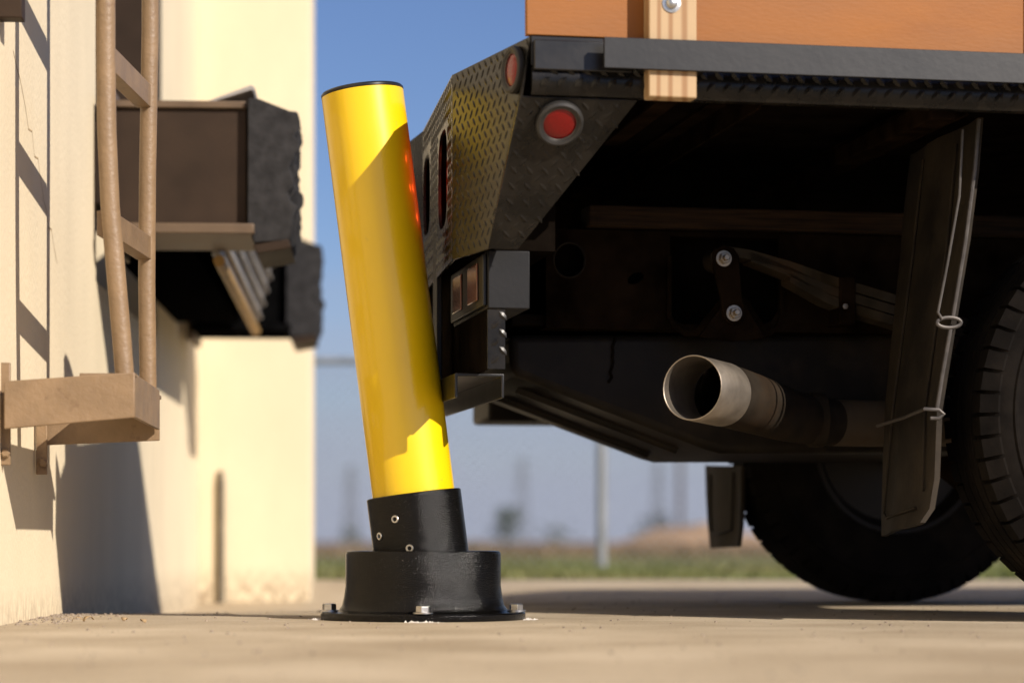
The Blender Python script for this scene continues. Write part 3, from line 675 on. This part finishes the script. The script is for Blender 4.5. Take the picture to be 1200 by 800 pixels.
# fuel tank with a bottom rising to the rear
YK = .76
tk = [L(u, v, YK) for u, v in ((597,392),(599,434),(606,441),(828,526),(846,531),(1150,531),(1150,390))]
mb = MB(); mb.prism(tk, (0, .62, 0)); tank = mb.build('fuel_tank', M['tank'], truck, bevel=.026, seg=4)
p0, p1 = L(606, 441, YK), L(828, 526, YK); dn = Vector((-(p1.z-p0.z)*-1, 0, -(p1.x-p0.x))).normalized(); dn = Vector((p1.z-p0.z, 0, -(p1.x-p0.x))).normalized(); dn = dn if dn.z < 0 else -dn
for yy in (YK+.17, YK+.43):
    mb = MB(); a = p0.lerp(p1, .08)+Vector((0, yy-YK, 0))+dn*.001; b_ = p0.lerp(p1, .95)+Vector((0, yy-YK, 0))+dn*.001
    mb.tube([a, a.lerp(b_, .5), b_], .012, 10); mb.build('tank_rib', M['tank'], tank)
for u in (688, 720):
    mb = MB(); a = L(u, 394, YK-.004); n_ = 12
    mb.tube([L(u+random.uniform(-2,2)-k*.6, 394+k*6, YK-.005) for k in range(10)], .003, 6); 
    if u == 720: mb.build('hose', M['under'], tank)
a, b_ = L(600, 366, YK-.03), L(1050, 388, YK-.03)
mb = MB(); mb.box((a.x, YK-.03, b_.z), (a.x+.14, YK+.3, a.z-.002)); mb.box((a.x+.15, YK-.028, b_.z), (a.x+.33, YK+.3, a.z)); mb.build('tank_shield', M['under'], truck, bevel=.004)
c = L(728, 365, YK-.034); mb = MB(); mb.lathe([(0,0),(.009,0),(.009,.006),(0,.008)], 6, Matrix.Translation(c) @ Matrix.Rotation(R(90),4,'X')); mb.build('bolt', M['steel_tip'], truck)
# far side box under the bed
a, b_ = TY(569, 468, 6.25), TY(668, 494, 6.25)
mb = MB(); mb.box((a.x, a.y-.05, b_.z), (a.x+.62, a.y+.2, a.z+.10)); mb.build('far_step_box', M['tank'], truck, bevel=.01)
# inverted channel bumper across the tail
e_l, e_r = TY(533, 437, 4.66), TY(592, 437, 4.66)
xl, xr, zt = e_l.x, e_l.x+(e_r-e_l).length, e_l.z; yb0, yb1 = e_l.y, W-e_l.y
t_ = .006; hl = .047
prof = [(xl, zt), (xr, zt), (xr, zt-hl), (xr-t_, zt-hl), (xr-t_, zt-t_), (xl+t_, zt-t_), (xl+t_, zt-hl), (xl, zt-hl)]
mb = MB(); mb.loft([(x, yb0, z) for x, z in prof], [(x, yb1, z) for x, z in prof]); mb.build('bumper_channel', M['black_paint'], truck, bevel=.0015)
mb = MB(); mb.box((xl+.052, yb0+.006, zt+.001), (xl+.060, yb1-.09, zb+.03)); mb.build('hitch_plate', M['under'], truck)
c = TY(515, 385, 4.98); mb = MB(); mb.box((c.x-.006, c.y, zt+.001), (c.x+.006, c.y+.05, zb+.1)); mb.build('bumper_strut', M['rail_black'], truck, bevel=.002)
zlb = L(600, 362, .262).z-.0015
a, b_ = L(571.5, 384, .266), L(592, 432, .266)
mb = MB(); mb.box((a.x, .266, zt+.001), (b_.x, .272, zlb)); sp = mb.build('side_bracket', M['plate_black'], truck)
mb = tread_marks(MB(), (0,.2655,0), (1,0,0), (0,0,1), (0,-1,0), [(a.x, zt+.002),(b_.x, zt+.002),(b_.x, zlb),(a.x, zlb)], margin=.003, W=.005, H=.0012); mb.build('tread_marks', M['plate_black'], sp, kind='stuff', smooth=25)
mb = MB(); mb.box((D_t.x+.060, D_t.y-.10, zb-.012), (D_t.x+.066, W-D_t.y-.004, zb+.14)); mb.build('apron', M['under'], truck)
mb = MB(); mb.box((a.x, .2725, zt+.001), (a.x+.006, .60, zlb)); mb.build('bracket_shade_web', M['under'], truck)  # added web blocking sun that would reach the lower bollard sleeve
# tail lamp box
y_b0 = .262; a, b_ = L(572, 293, y_b0), L(621, 362, y_b0)
mb = MB(); mb.box((a.x, y_b0, b_.z), (b_.x, y_b0+.40, a.z)); tb = mb.build('tail_lamp_box', M['light_box'], truck, bevel=.002)
mb = MB(); mb.box((a.x+.012, y_b0+.006, a.z+.001), (b_.x+.05, y_b0+.30, zb+.22)); mb.build('lamp_bracket', M['under'], tb)
mb = MB(); mb.box((a.x-.008, y_b0+.012, b_.z+.006), (a.x-.0005, y_b0+.388, a.z-.006)); mb.build('lamp_bezel', M['rail_black'], tb, bevel=.002)
for (q0, q1, m_) in ((.06, .165, M['amber_lens']), (.245, .345, M['amber_lens'])):
    mb = MB(); mb.box((a.x-.012, y_b0+q0, b_.z+.020), (a.x-.0085, y_b0+q1, a.z-.018)); mb.build('lens', m_, tb, bevel=.004, seg=3)
# tailpipe
pp = [TY(811,454,4.64), TY(846,462,4.755)]
tipdir = (pp[1]-pp[0]).normalized()
pth = [pp[0], pp[0].lerp(pp[1], .5), pp[1]]
mb = MB(); r0 = .0632
n = 40; pts = pth; ri = r0-.0028
def ring(p, d, r, n=40):
    a = d.cross(Vector((0,0,1))).normalized(); b2 = a.cross(d).normalized(); return [p+(a*math.cos(2*math.pi*k/n)+b2*math.sin(2*math.pi*k/n))*r for k in range(n)]
rings = [ring(pth[2], tipdir, ri), ring(pth[0]+tipdir*.001, tipdir, ri), ring(pth[0], tipdir, ri+.001), ring(pth[0], tipdir, r0-.0008), ring(pth[0]+tipdir*.0012, tipdir, r0), ring(pth[2], tipdir, r0)]
for a, b_ in zip(rings[:-1], rings[1:]): mb.loft(a, b_, cap=False)
tp_ = [pp[1], TY(885,474,4.87), TY(925,487,4.99), TY(965,494,5.08), TY(1010,496,5.13), TY(1060,496,5.17), TY(1200,496,5.24)]
mb2 = MB()
sm = []
for i in range(len(tp_)-1):
    p0_, p1_, p2_, p3_ = tp_[max(i-1,0)], tp_[i], tp_[i+1], tp_[min(i+2,len(tp_)-1)]
    for k in range(5):
        t = k/5; sm.append(.5*((2*p1_)+(p2_-p0_)*t+(2*p0_-5*p1_+4*p2_-p3_)*t*t+(3*p1_-p0_-3*p2_+p3_)*t**3))
sm.append(tp_[-1])
rad = [.0622-.0122*sstep(0, 16, i) for i in range(len(sm))]
mb2.tube(sm[:17], rad[:17], 32, cap=False)
mb3 = MB(); mb3.tube(sm[16:], [q*.985 for q in rad[16:]], 32, cap=False)
tpo = mb2.build('tailpipe', M['steel_dull'], truck)
mb.build('pipe_tip', M['steel_tip'], tpo); mb3.build('pipe_run', M['pipe_steel'], tpo)
mb = MB(); mb.tube([p.copy() for p in sm], [r_-.003 for r_ in rad], 24, cap=False); mb.build('pipe_bore', M['under'], tpo)
mb = MB(); mb.lathe([(.051,0),(.057,.002),(.057,.028),(.051,.030)], 28, Matrix.Translation(TY(948,492,5.05)) @ Matrix.Rotation(R(90),4,'Y'), close=True); mb.build('pipe_clamp', M['steel_dull'], tpo)

# mud flap near side
near = [(1146,138),(1141,200),(1131,280),(1115,375),(1098,480),(1095,560),(1089,596),(1078,612)]
far = [(1064,182),(1057,240),(1051,310),(1043,385),(1034,480),(1031,560),(1030,606),(1030,628)]
YN = .13; yfar = [.60,.59,.57,.55,.52,.50,.49,.49]
def flap(near, far, yn, yf, name='mud_flap'):
    rows = []
    for (nu, nv), (fu, fv), y in zip(near, far, yf):
        a = L(nu, nv, yn); b_ = L(fu, fv, y)
        rows.append([a.lerp(b_, k/6)+Vector((.006*math.sin(k*1.4), 0, 0)) for k in range(7)])
    mb = MB(); vs = [p for r_ in rows for p in r_]; n7 = 7; k_ = len(rows)
    off = Vector((.011, 0, 0)); vs2 = [p+off for p in vs]; N = len(vs)
    fs = [(i*n7+j, i*n7+j+1, (i+1)*n7+j+1, (i+1)*n7+j) for i in range(k_-1) for j in range(n7-1)]
    fs2 = [tuple(N+i for i in reversed(f)) for f in fs]
    rim = [j for j in range(n7)]+[i*n7+n7-1 for i in range(1, k_)]+[(k_-1)*n7+j for j in range(n7-2, -1, -1)]+[i*n7 for i in range(k_-2, 0, -1)]
    fs3 = [(rim[i], rim[(i+1) % len(rim)], N+rim[(i+1) % len(rim)], N+rim[i]) for i in range(len(rim))]
    mb.add(vs+vs2, fs+fs2+fs3); return mb.build(name, M['flap'], truck, smooth=50), rows
fl, rows = flap(near, far, YN, yfar)
def on_flap(i, j, o=-.004):
    i0 = int(min(i, len(rows)-2)); j0 = int(min(j, 5)); fi, fj = i-i0, j-j0
    a = rows[i0][j0].lerp(rows[i0][j0+1], fj); b_ = rows[i0+1][j0].lerp(rows[i0+1][j0+1], fj); return a.lerp(b_, fi)+Vector((o, 0, 0))
mb = MB(); mb.tube([on_flap(*q) for q in ((.3,4.2),(2,4.3),(4,4.6),(5.9,5.4),(6.1,5.0),(6.0,3),(5.9,1.6))], .0028, 6); mb.tube([on_flap(*q) for q in ((.3,1.6),(2,1.5),(4,1.3),(5.4,1.1))], .0028, 6); mb.build('flap_rib', M['flap'], fl)
mb = MB()
mb.tube([L(1128,152,YN-.02), L(1124,230,YN-.02), L(1110,310,YN-.02), L(1099,366,YN-.02), L(1104,374,YN-.02)], .0028, 8)
mb.build('wire_loop', M['wire'], fl)
mb = MB(); mb.tube([L(1147,140,YN-.012), L(1142,200,YN-.014), L(1131,285,YN-.014), L(1116,374,YN-.014)], .0042, 8); mb.tube([L(1114,384,YN-.014), L(1104,440,YN-.014), L(1098,478,YN-.014)], .0042, 8); mb.build('edge_rod', M['wire'], fl)
mb = MB(); mb.tube([L(1112+14*math.cos(t), 378+6*math.sin(t), YN-.016) for t in [2*math.pi*k/20 for k in range(20)]], .0038, 8, closed=True); mb.build('wire_ring', M['wire'], fl)
mb = MB(); mb.tube([L(1028,499,.40), L(1060,489,.28), L(1084,479,YN-.014), L(1100,480,YN-.02), L(1106,485,YN-.02), L(1100,490,YN-.02), L(1090,490,YN-.02)], .0036, 8); mb.build('wire_loop', M['wire'], fl)
# far flap
fn = [(868,546),(868,580),(867,615),(864,640)]; ffp = [(824,545),(825,580),(827,615),(830,642)]
yn2 = 1.68
fl2, rows = flap(fn, ffp, yn2, [2.12]*4)
M['flap_far'] = mat('far_flap_rubber', (.055,.046,.034), rough=.8, var=.35, scale=10, spec=.1); fl2.data.materials[0] = M['flap_far']
mb = MB(); mb.tube([on_flap(*q) for q in ((.3,4.6),(1.5,5),(2.3,4.9),(2.4,3),(2.2,1.4),(1.2,1.3),(.2,1.2))], .003, 6); mb.build('flap_rib', M['flap'], fl2)

# wheels: dual rear pair on each side
XA, RT = 1.275, .397
def wheel(y_out):
    """y_out: local y of the sidewall nearest the camera; tyre 0.225 wide"""
    wd = .225
    Mx = Matrix.Translation((XA, y_out, RT)) @ Matrix.Rotation(R(-90), 4, 'X')      # lathe Z -> +y
    mb = MB()
    mb.lathe([(.03,.05),(.19,.05),(.20,.03),(.212,.012),(.222,.010),(.222,.215),(.212,.213),(.20,.2),(.185,.16),(.14,.15),(.03,.15)], 40, Mx)
    wh = mb.build('wheel', M['rim'], truck)
    prof = [(.222,.012),(.24,.004),(.262,.001),(.30,-.004),(.328,-.003),(.331,-.0055),(.336,-.0055),(.339,-.0015),(.362,.004),(.378,.016),(RT-.012,.028),(RT-.010,.060),
            (RT-.010,.066),(RT,.0665),(RT,.094),(RT-.010,.0945),(RT-.010,.100),(RT,.1005),(RT,.1245),(RT-.010,.125),(RT-.010,.131),(RT,.1315),(RT,.159),(RT-.010,.1595),
            (RT-.010,.197),(.378,.209),(.362,.221),(.335,.227),(.30,.229),(.262,.224),(.222,.213)]
    mb = MB(); mb.lathe(prof, 96, Mx, close=True); ty = mb.build('tyre', M['tyre'], wh, smooth=30)
    mb = MB(); nl = 58
    for k in range(nl):
        t0 = 2*math.pi*k/nl; t1 = t0+2*math.pi/nl*.82
        for (za, zb_, zs) in ((.058, .020, .004), (.166, .205, .221)):
            P4 = []
            for t in (t0, t1):
                sk = .02 if t == t0 else .02
                for (r_, z_) in ((RT-.014, za), (RT, za), (RT-.001, zb_), (.366, zs), (.352, zs), (.36, (za+zs)/2)):
                    P4.append(Mx @ Vector((r_*math.cos(t), r_*math.sin(t), z_)))
            mb.loft(P4[:6], P4[6:])
    mb.build('tread_lugs', M['tyre'], wh, kind='stuff', smooth=20)
    return wh
w0 = wheel(.07)
for y in (1.62,):
    c = copy_tree(w0, truck); c.location = Vector((0, y-.07, 0))
mb = MB(); mb.tube([(XA, .2, RT), (XA, .7, RT), (XA, 1.0, RT), (XA, W/2, RT), (XA, 1.3, RT), (XA, W-.7, RT), (XA, W-.2, RT)], [.05,.06,.08,.15,.08,.06,.05], 24); mb.build('axle', M['under_rust'], truck)

# wooden side board with stakes, dropped into the pockets
sb_p = truckM @ Vector((0, 0, ZT))
side = empty('side_board', sb_p, TH, 'orange plywood side board held by pine stakes on the truck bed', 'side board')
SI = lambda p: Vector((p.x, p.y, p.z-ZT))
xb0 = L(616, 20, .012).x; zb0 = L(640, 39, .012).z-ZT
zb1 = .002; mb = MB(); mb.prism([(xb0, .002, zb1), (LEN-.05, .002, zb1), (LEN-.05, .002, .62), (.77, .002, .62), (.08, .002, .068), (xb0, .002, .068)], (0, .018, 0)); mb.build('board', M['orange'], side, bevel=.0015)  # unseen sloping top edge shaped to cast the bollard and wall shadow
xs0, xs1 = L(757, 20, -.03).x, L(817, 20, -.03).x
zst = L(790, 115, -.035).z-ZT
for k, dx in enumerate((0, .95-pk[0]+.006, 1.75-pk[0]+.006, 2.55-pk[0]+.006)):
    mb = MB(); mb.box((-.0445, -.019, 0), (.0445, .019, (.19 if k == 0 else .58)-zst)); st = mb.build('stake', M['pine'], side, bevel=.003)  # first stake's unseen top kept low to leave the board's shadow edge clean
    st.location = ((xs0+xs1)/2+dx, -.0195, zst)
    c = L(787, 4, -.04); Mx = Matrix.Translation((c.x-(xs0+xs1)/2, -.0195, c.z-ZT-zst)) @ Matrix.Rotation(R(90), 4, 'X')
    mb = MB(); mb.lathe([(0,0),(.0165,0),(.0170,.0012),(.0105,.002),(.0105,.004),(.0095,.0065),(.006,.0085),(0,.0092)], 24, Mx); mb.build('bolt', M['zinc'], st)

# ------------------------------------------------------------------ yellow bollard
BY = 4.82; SCL = BY/F
bc = P(496, 725, BY); bc.z = 0
bol = empty('bollard', bc, 0, 'bright yellow impact bollard leaning on a black bolted base', 'bollard')
mb = MB(); rb = 91*SCL
mb.lathe([(0,0),(.203,0),(.204,.003),(.204,.012),(.2015,.0150),(.178,.0160),(.168,.019),(.1615,.028),(.158,.044),(rb,.066),(rb,.130),(rb-.002,.1345),(rb-.006,.136),(.105,.136),(.104,.120),(0,.120)], 96)
base = mb.build('base', M['black_cast'], bol, smooth=28)
tilt = math.atan2(60.5, 473.0)
# axis passes (485,581) and (424.5,110)
p_lo = P(485, 581, BY)-bc; p_hi = P(424.5, 110, BY)-bc
axis = (p_hi-p_lo).normalized(); Lp = (p_hi-p_lo).length
# a touch of lean away from the camera
axis = (axis+Vector((0,.012,0))).normalized()
q = axis.to_track_quat('Z', 'Y').to_matrix().to_4x4()
PM = Matrix.Translation(p_lo) @ q
rp_ = 48.3*SCL
mb = MB(); mb.lathe([(rp_-.004,-.30),(rp_,-.30),(rp_,Lp),(rp_-.003,Lp+.001),(rp_-.004,Lp)], 96, PM, close=True); mb.build('sleeve', M['yellow'], bol, smooth=28)
mb = MB(); mb.lathe([(rp_-.0035,Lp-.01),(rp_-.001,Lp+.0015),(rp_+.0005,Lp+.002),(rp_+.0005,Lp+.0055),(rp_-.002,Lp+.0085),(rp_-.02,Lp+.0105),(0,Lp+.0115)], 64, PM); mb.build('cap', M['cap_black'], bol)
rc = 55.6*SCL; zc0 = -.115; zc1 = .004
mb = MB(); mb.lathe([(rp_+.001,zc1),(rc-.002,zc1),(rc,zc1-.002),(rc,zc0-.03),(rc-.01,zc0-.03),(rp_+.001,zc0)], 96, PM, close=True); collar = mb.build('collar', M['black_cast'], bol, smooth=28)
for (u, v) in ((463,608),(445,628),(480,642)):
    o_ = PM.inverted() @ (Vector((0,0,CAM_H))-bc); d_ = PM.to_3x3().inverted() @ Vector(((u-600)/F, 1, (HOR-v)/F))
    A_ = d_.x**2+d_.y**2; B_ = 2*(o_.x*d_.x+o_.y*d_.y); C_ = o_.x**2+o_.y**2-rc*rc
    loc = o_+d_*((-B_-math.sqrt(B_*B_-4*A_*C_))/(2*A_)); c = PM @ loc
    nrm = (PM.to_3x3() @ Vector((loc.x, loc.y, 0))).normalized()
    Mx = Matrix.Translation(c) @ nrm.to_track_quat('Z', 'Y').to_matrix().to_4x4()
    mb = MB(); mb.lathe([(.0040,-.004),(.0078,-.004),(.0078,.0012),(.0070,.0022),(.0046,.0022),(.0040,.0010)], 24, Mx, close=True); sc_ = mb.build('set_screw', M['zinc'], collar)
    mb = MB(); mb.lathe([(0,-.002),(.004,-.002),(.004,-.0012),(0,-.0012)], 12, Mx); mb.build('socket', M['cap_black'], sc_)
rnd = random.Random(3)
for ang in (-90+2, 0-8, 90, 180+8):
    t = R(ang); c = Vector((.187*math.cos(t), .187*math.sin(t), .0162))
    mb = MB(); mb.lathe([(.006,0),(.0195,0),(.0195,.0028),(.006,.0028)], 28, Matrix.Translation(c), close=True); wsh = mb.build('washer', M['zinc'], bol)
    mb = MB(); mb.lathe([(0,.003),(.0142,.003),(.0142,.0135),(.0122,.0155),(0,.0158)], 6, Matrix.Translation(c) @ Matrix.Rotation(.35+ang, 4, 'Z')); mb.build('anchor_bolt', M['zinc'], wsh, smooth=0, bevel=.0006)
mb = MB()
for ang in (-90+2, -8, 188):
    for k in range(70):
        t = R(ang)+rnd.gauss(0, .10); rr_ = .206+abs(rnd.gauss(0, .010)); s_ = rnd.uniform(.0008, .0042)
        x, y = bc.x+rr_*math.cos(t), bc.y+rr_*math.sin(t); z = gz(x, y)
        vs_ = [(x+rnd.uniform(-s_,s_), y+rnd.uniform(-s_,s_), z+s_*rnd.uniform(.3,1.2)) for _ in range(4)]+[(x-s_, y-s_, z-.001), (x+s_, y-s_, z-.001), (x, y+s_, z-.001)]
        mb.add(vs_[:1]+vs_[4:], [(0,1,2),(0,2,3),(0,3,1)])
tag(mb.build('drill_dust', M['dust'], None, smooth=0), 'white concrete drilling dust round the bollard base bolts', 'dust', None, 'stuff')

# loose grit on the apron
mb = MB(); rnd = random.Random(11)
def chip(mb, x, y, s, rnd, z0=None):
    z = gz(x, y) if z0 is None else z0
    vs_ = [(x+s*math.cos(a)*rnd.uniform(.6,1.1), y+s*math.sin(a)*rnd.uniform(.6,1.1), z-.001) for a in (0,1.25,2.5,3.8,5)]
    vs_ += [(x+s*.5*math.cos(a), y+s*.5*math.sin(a), z+s*rnd.uniform(.35,.8)) for a in (.4,2.4,4.4)]
    mb.add(vs_, [(0,1,5),(1,2,6,5),(2,3,6),(3,4,7,6),(4,0,5,7),(5,6,7)])
for k in range(900):
    y = rnd.uniform(2.3, 7.5); x = rnd.uniform(-.24, .24)*y
    if x < -.93-.055*(y-4.62): continue
    chip(mb, x, y, rnd.choice((.0012,.0016,.002,.002,.003,.0045)), rnd)
for k in range(130):
    y = rnd.uniform(4.45, 5.3); x = -.95-WT*(y-4.62)+abs(rnd.gauss(.0, .05))+.006
    chip(mb, x, y, rnd.uniform(.002, .007), rnd)
tag(mb.build('grit', M['pebble'], None, smooth=0), 'loose grit and crumbs scattered over the concrete', 'grit', None, 'stuff')
# curled dry leaves at the wall foot
M['dry_leaf'] = mat('dry_leaf', (.42,.29,.15), rough=.8, var=.4, scale=40)
for k, (u, Y, lb) in enumerate(((91, 4.62, 'small curled tan dry leaf against the wall foot'), (104, 4.66, 'arched dry leaf curl beside the wall corner shadow'), (146, 4.70, 'tiny pale leaf scrap on the shaded ground left of the bollard'), (168, 4.60, 'dark flat leaf scrap lying between wall and bollard'))):
    p = P(u, 728, Y); p.z = gz(p.x, p.y)
    mb = MB(); n_ = 7; s_ = .011 if k < 2 else .007; vs_ = []
    for i in range(n_):
        t = math.pi*i/(n_-1)*.9; wd = .005*math.sin(math.pi*(i+.4)/n_)+.0012
        vs_ += [(-s_*math.cos(t), -wd, s_*.9*math.sin(t)+.0005), (-s_*math.cos(t), wd, s_*.9*math.sin(t)+.0015)]
    mb.add(vs_, [(2*i, 2*i+1, 2*i+3, 2*i+2) for i in range(n_-1)])
    o = mb.build('dry_leaf', M['dry_leaf']); o.location = p; o.rotation_euler = (0, 0, k*.7); o.modifiers.new('t', 'SOLIDIFY').thickness = .0006
    tag(o, lb, 'leaf', 'dry leaves by the wall')

# ------------------------------------------------------------------ beyond the apron
fen = empty('chain_link_fence', (0, 13.5, 0), 0, 'low galvanised chain link fence across the grass behind the truck', 'fence')
FX = [P(705, 0, 13.5).x+3.0*k for k in range(-2, 4)]
for x in FX:
    mb = MB(); mb.tube([(x,0,-.3),(x,0,.6),(x,0,1.20)], .030, 14); mb.tube([(x,0,1.20),(x,0,1.225)], .034, 14); mb.build('post', M['galv'], fen)
mb = MB(); mb.tube([(FX[0],-.0,1.165),(FX[-1],0,1.165)], .021, 10); mb.build('top_rail', M['galv'], fen)
vs_, fs_ = [], []
step = .056; x = FX[0]-1.2
while x < FX[-1]:
    for sgn in (1, -1):
        xa = x if sgn > 0 else x+1.16; xb_ = x+1.16 if sgn > 0 else x; r_ = .0016; k = len(vs_); y = -.034+.002*sgn
        vs_ += [(xa-r_*1.4, y, .02), (xa+r_*1.4, y, .02), (xb_+r_*1.4, y, 1.17), (xb_-r_*1.4, y, 1.17), (xa, y-r_*1.5, .02), (xb_, y-r_*1.5, 1.17)]
        fs_ += [(k, k+4, k+5, k+3), (k+4, k+1, k+2, k+5), (k+1, k, k+3, k+2)]
    x += step
me = bpy.data.meshes.new('chain_link'); me.from_pydata(vs_, [], fs_); me.materials.append(M['galv'])
o = bpy.data.objects.new('chain_link', me); COL.objects.link(o); o.parent = fen; o['kind'] = 'stuff'

# soil mound
mb = MB(); n1, n2 = 28, 10; ctr = P(812, 0, 60); vs_ = []
for j in range(n2+1):
    for i in range(n1):
        t = 2*math.pi*i/n1; rr_ = 1-j/n2; x = ctr.x+2.6*rr_*math.cos(t); y = 60+2.0*rr_*math.sin(t)
        h = .62*(1-rr_**1.7)*(1+.35*noise.noise(Vector((x*.9, y*.9, 3))))+.08*noise.noise(Vector((x*3, y*3, 1)))*(1-rr_)
        vs_.append((x, y, -.05+h))
mb.add(vs_, [(j*n1+i, j*n1+(i+1) % n1, (j+1)*n1+(i+1) % n1, (j+1)*n1+i) for j in range(n2) for i in range(n1)])
o = mb.build('soil_mound', M['mound']); tag(o, 'heaped tan soil mound in the field beyond the fence', 'mound', None, 'structure')

# trees and shrubs in the field
def tree(u, Y, h, wd, label, seed, name='shrub_tree'):
    rnd = random.Random(seed); base = P(u, 0, Y); r = empty(name, (base.x, Y, -.02), rnd.uniform(0,6), label, 'tree', 'small trees in the field')
    mb = MB(); mb.tube([(0,0,-.1),(.03*h,0,.3*h),(.01*h,.02*h,.75*h)], [.035*h,.026*h,.008*h], 8)
    for k in range(6):
        a = rnd.uniform(0, 6.28); z = rnd.uniform(.2,.55)*h; mb.tube([(.02*h,0,z),(.15*h*math.cos(a),.15*h*math.sin(a),z+.12*h),(.30*wd/h*h*math.cos(a)*.9,.30*wd*math.sin(a)*.9,z+.26*h)], [.014*h,.009*h,.004*h], 6)
    mb.build('trunk', M['bark'], r)
    vs_, fs_ = [], []
    for c in range(26):
        a = rnd.uniform(0, 6.28); z = rnd.uniform(.12, .98); rr_ = wd*.5*math.sqrt(rnd.random())*(1-.72*abs(z-.42)**1.2)
        cx, cy, cz = rr_*math.cos(a), rr_*math.sin(a), z*h; cs = rnd.uniform(.07,.13)*h
        for k in range(60):
            d = Vector((rnd.gauss(0,1), rnd.gauss(0,1), rnd.gauss(0,.8)))*cs*.6; p = Vector((cx,cy,cz))+d
            s_ = rnd.uniform(.018,.034)*h; u_ = Vector((rnd.gauss(0,1),rnd.gauss(0,1),rnd.gauss(0,1))).normalized(); v_ = u_.orthogonal().normalized()
            i0 = len(vs_); vs_ += [p-u_*s_, p+v_*s_*.5, p+u_*s_, p-v_*s_*.5]; fs_.append((i0,i0+1,i0+2,i0+3))
    me = bpy.data.meshes.new('crown'); me.from_pydata(vs_, [], fs_); me.materials.append(M['leaf'])
    o = bpy.data.objects.new('crown', me); COL.objects.link(o); o.parent = r
tree(592, 70, 1.35, .95, 'green bushy young tree in the field right of the bollard', 4)
tree(766, 90, 1.25, 1.5, 'low dark shrub beside the tan soil mound', 6)
tree(412, 110, .95, 1.6, 'low hazy shrub in the field between building and bollard', 8)
tree(648, 140, 1.3, 3.2, 'wide low shrub on the field horizon right of the young tree', 9)

# lattice pylons far off
def pylon(u, Y, h, wb, label):
    b_ = P(u, 0, Y); mb = MB()
    def leg(z): return wb/2*(1-.82*z/h)
    for sx in (-1,1):
        for sy in (-1,1): mb.tube([(sx*leg(0),sy*leg(0),-1),(sx*leg(h),sy*leg(h),h)], .16, 5)
    n_ = 9
    for k in range(n_):
        z0, z1 = h*k/n_, h*(k+1)/n_
        for sy in (-1,1):
            mb.tube([(-leg(z0),sy*leg(z0),z0),(leg(z1),sy*leg(z1),z1)], .10, 4); mb.tube([(leg(z0),sy*leg(z0),z0),(-leg(z1),sy*leg(z1),z1)], .10, 4)
            mb.tube([(sy*leg(z0),-leg(z0),z0),(sy*leg(z1),leg(z1),z1)], .10, 4); mb.tube([(-leg(z1),sy*leg(z1),z1),(leg(z1),sy*leg(z1),z1)], .10, 4)
    root = empty('lattice_pylon', (b_.x, Y, 0), 0, label, 'pylon', 'pylons on the horizon')
    mb.build('tower', M['pylon'], root)
    mb = MB()
    for z in (.72*h, .84*h, .95*h): mb.tube([(-wb*.62,0,z),(0,0,z+.3),(wb*.62,0,z)], .16, 5)
    mb.build('cross_arm', M['pylon'], root)
pylon(411, 760, 24, 5.0, 'faint lattice pylon on the horizon left of the bollard')
pylon(612, 760, 26.5, 5.4, 'faint lattice pylon on the horizon behind the green young tree')
pylon(771, 800, 27, 5.2, 'faint lattice pylon on the horizon above the soil mound')
up = empty('utility_pole', (P(797,0,150).x, 150, 0), 0, 'thin utility pole on the horizon right of the far pylon', 'utility pole')
mb = MB(); mb.tube([(0,0,-.3),(0,0,5),(0,0,10)], [.17,.15,.11], 8); mb.build('pole', M['bark'], up)
mb = MB(); mb.box((-1.1,-.06,9.2),(1.1,.06,9.35)); mb.build('cross_arm', M['bark'], up)
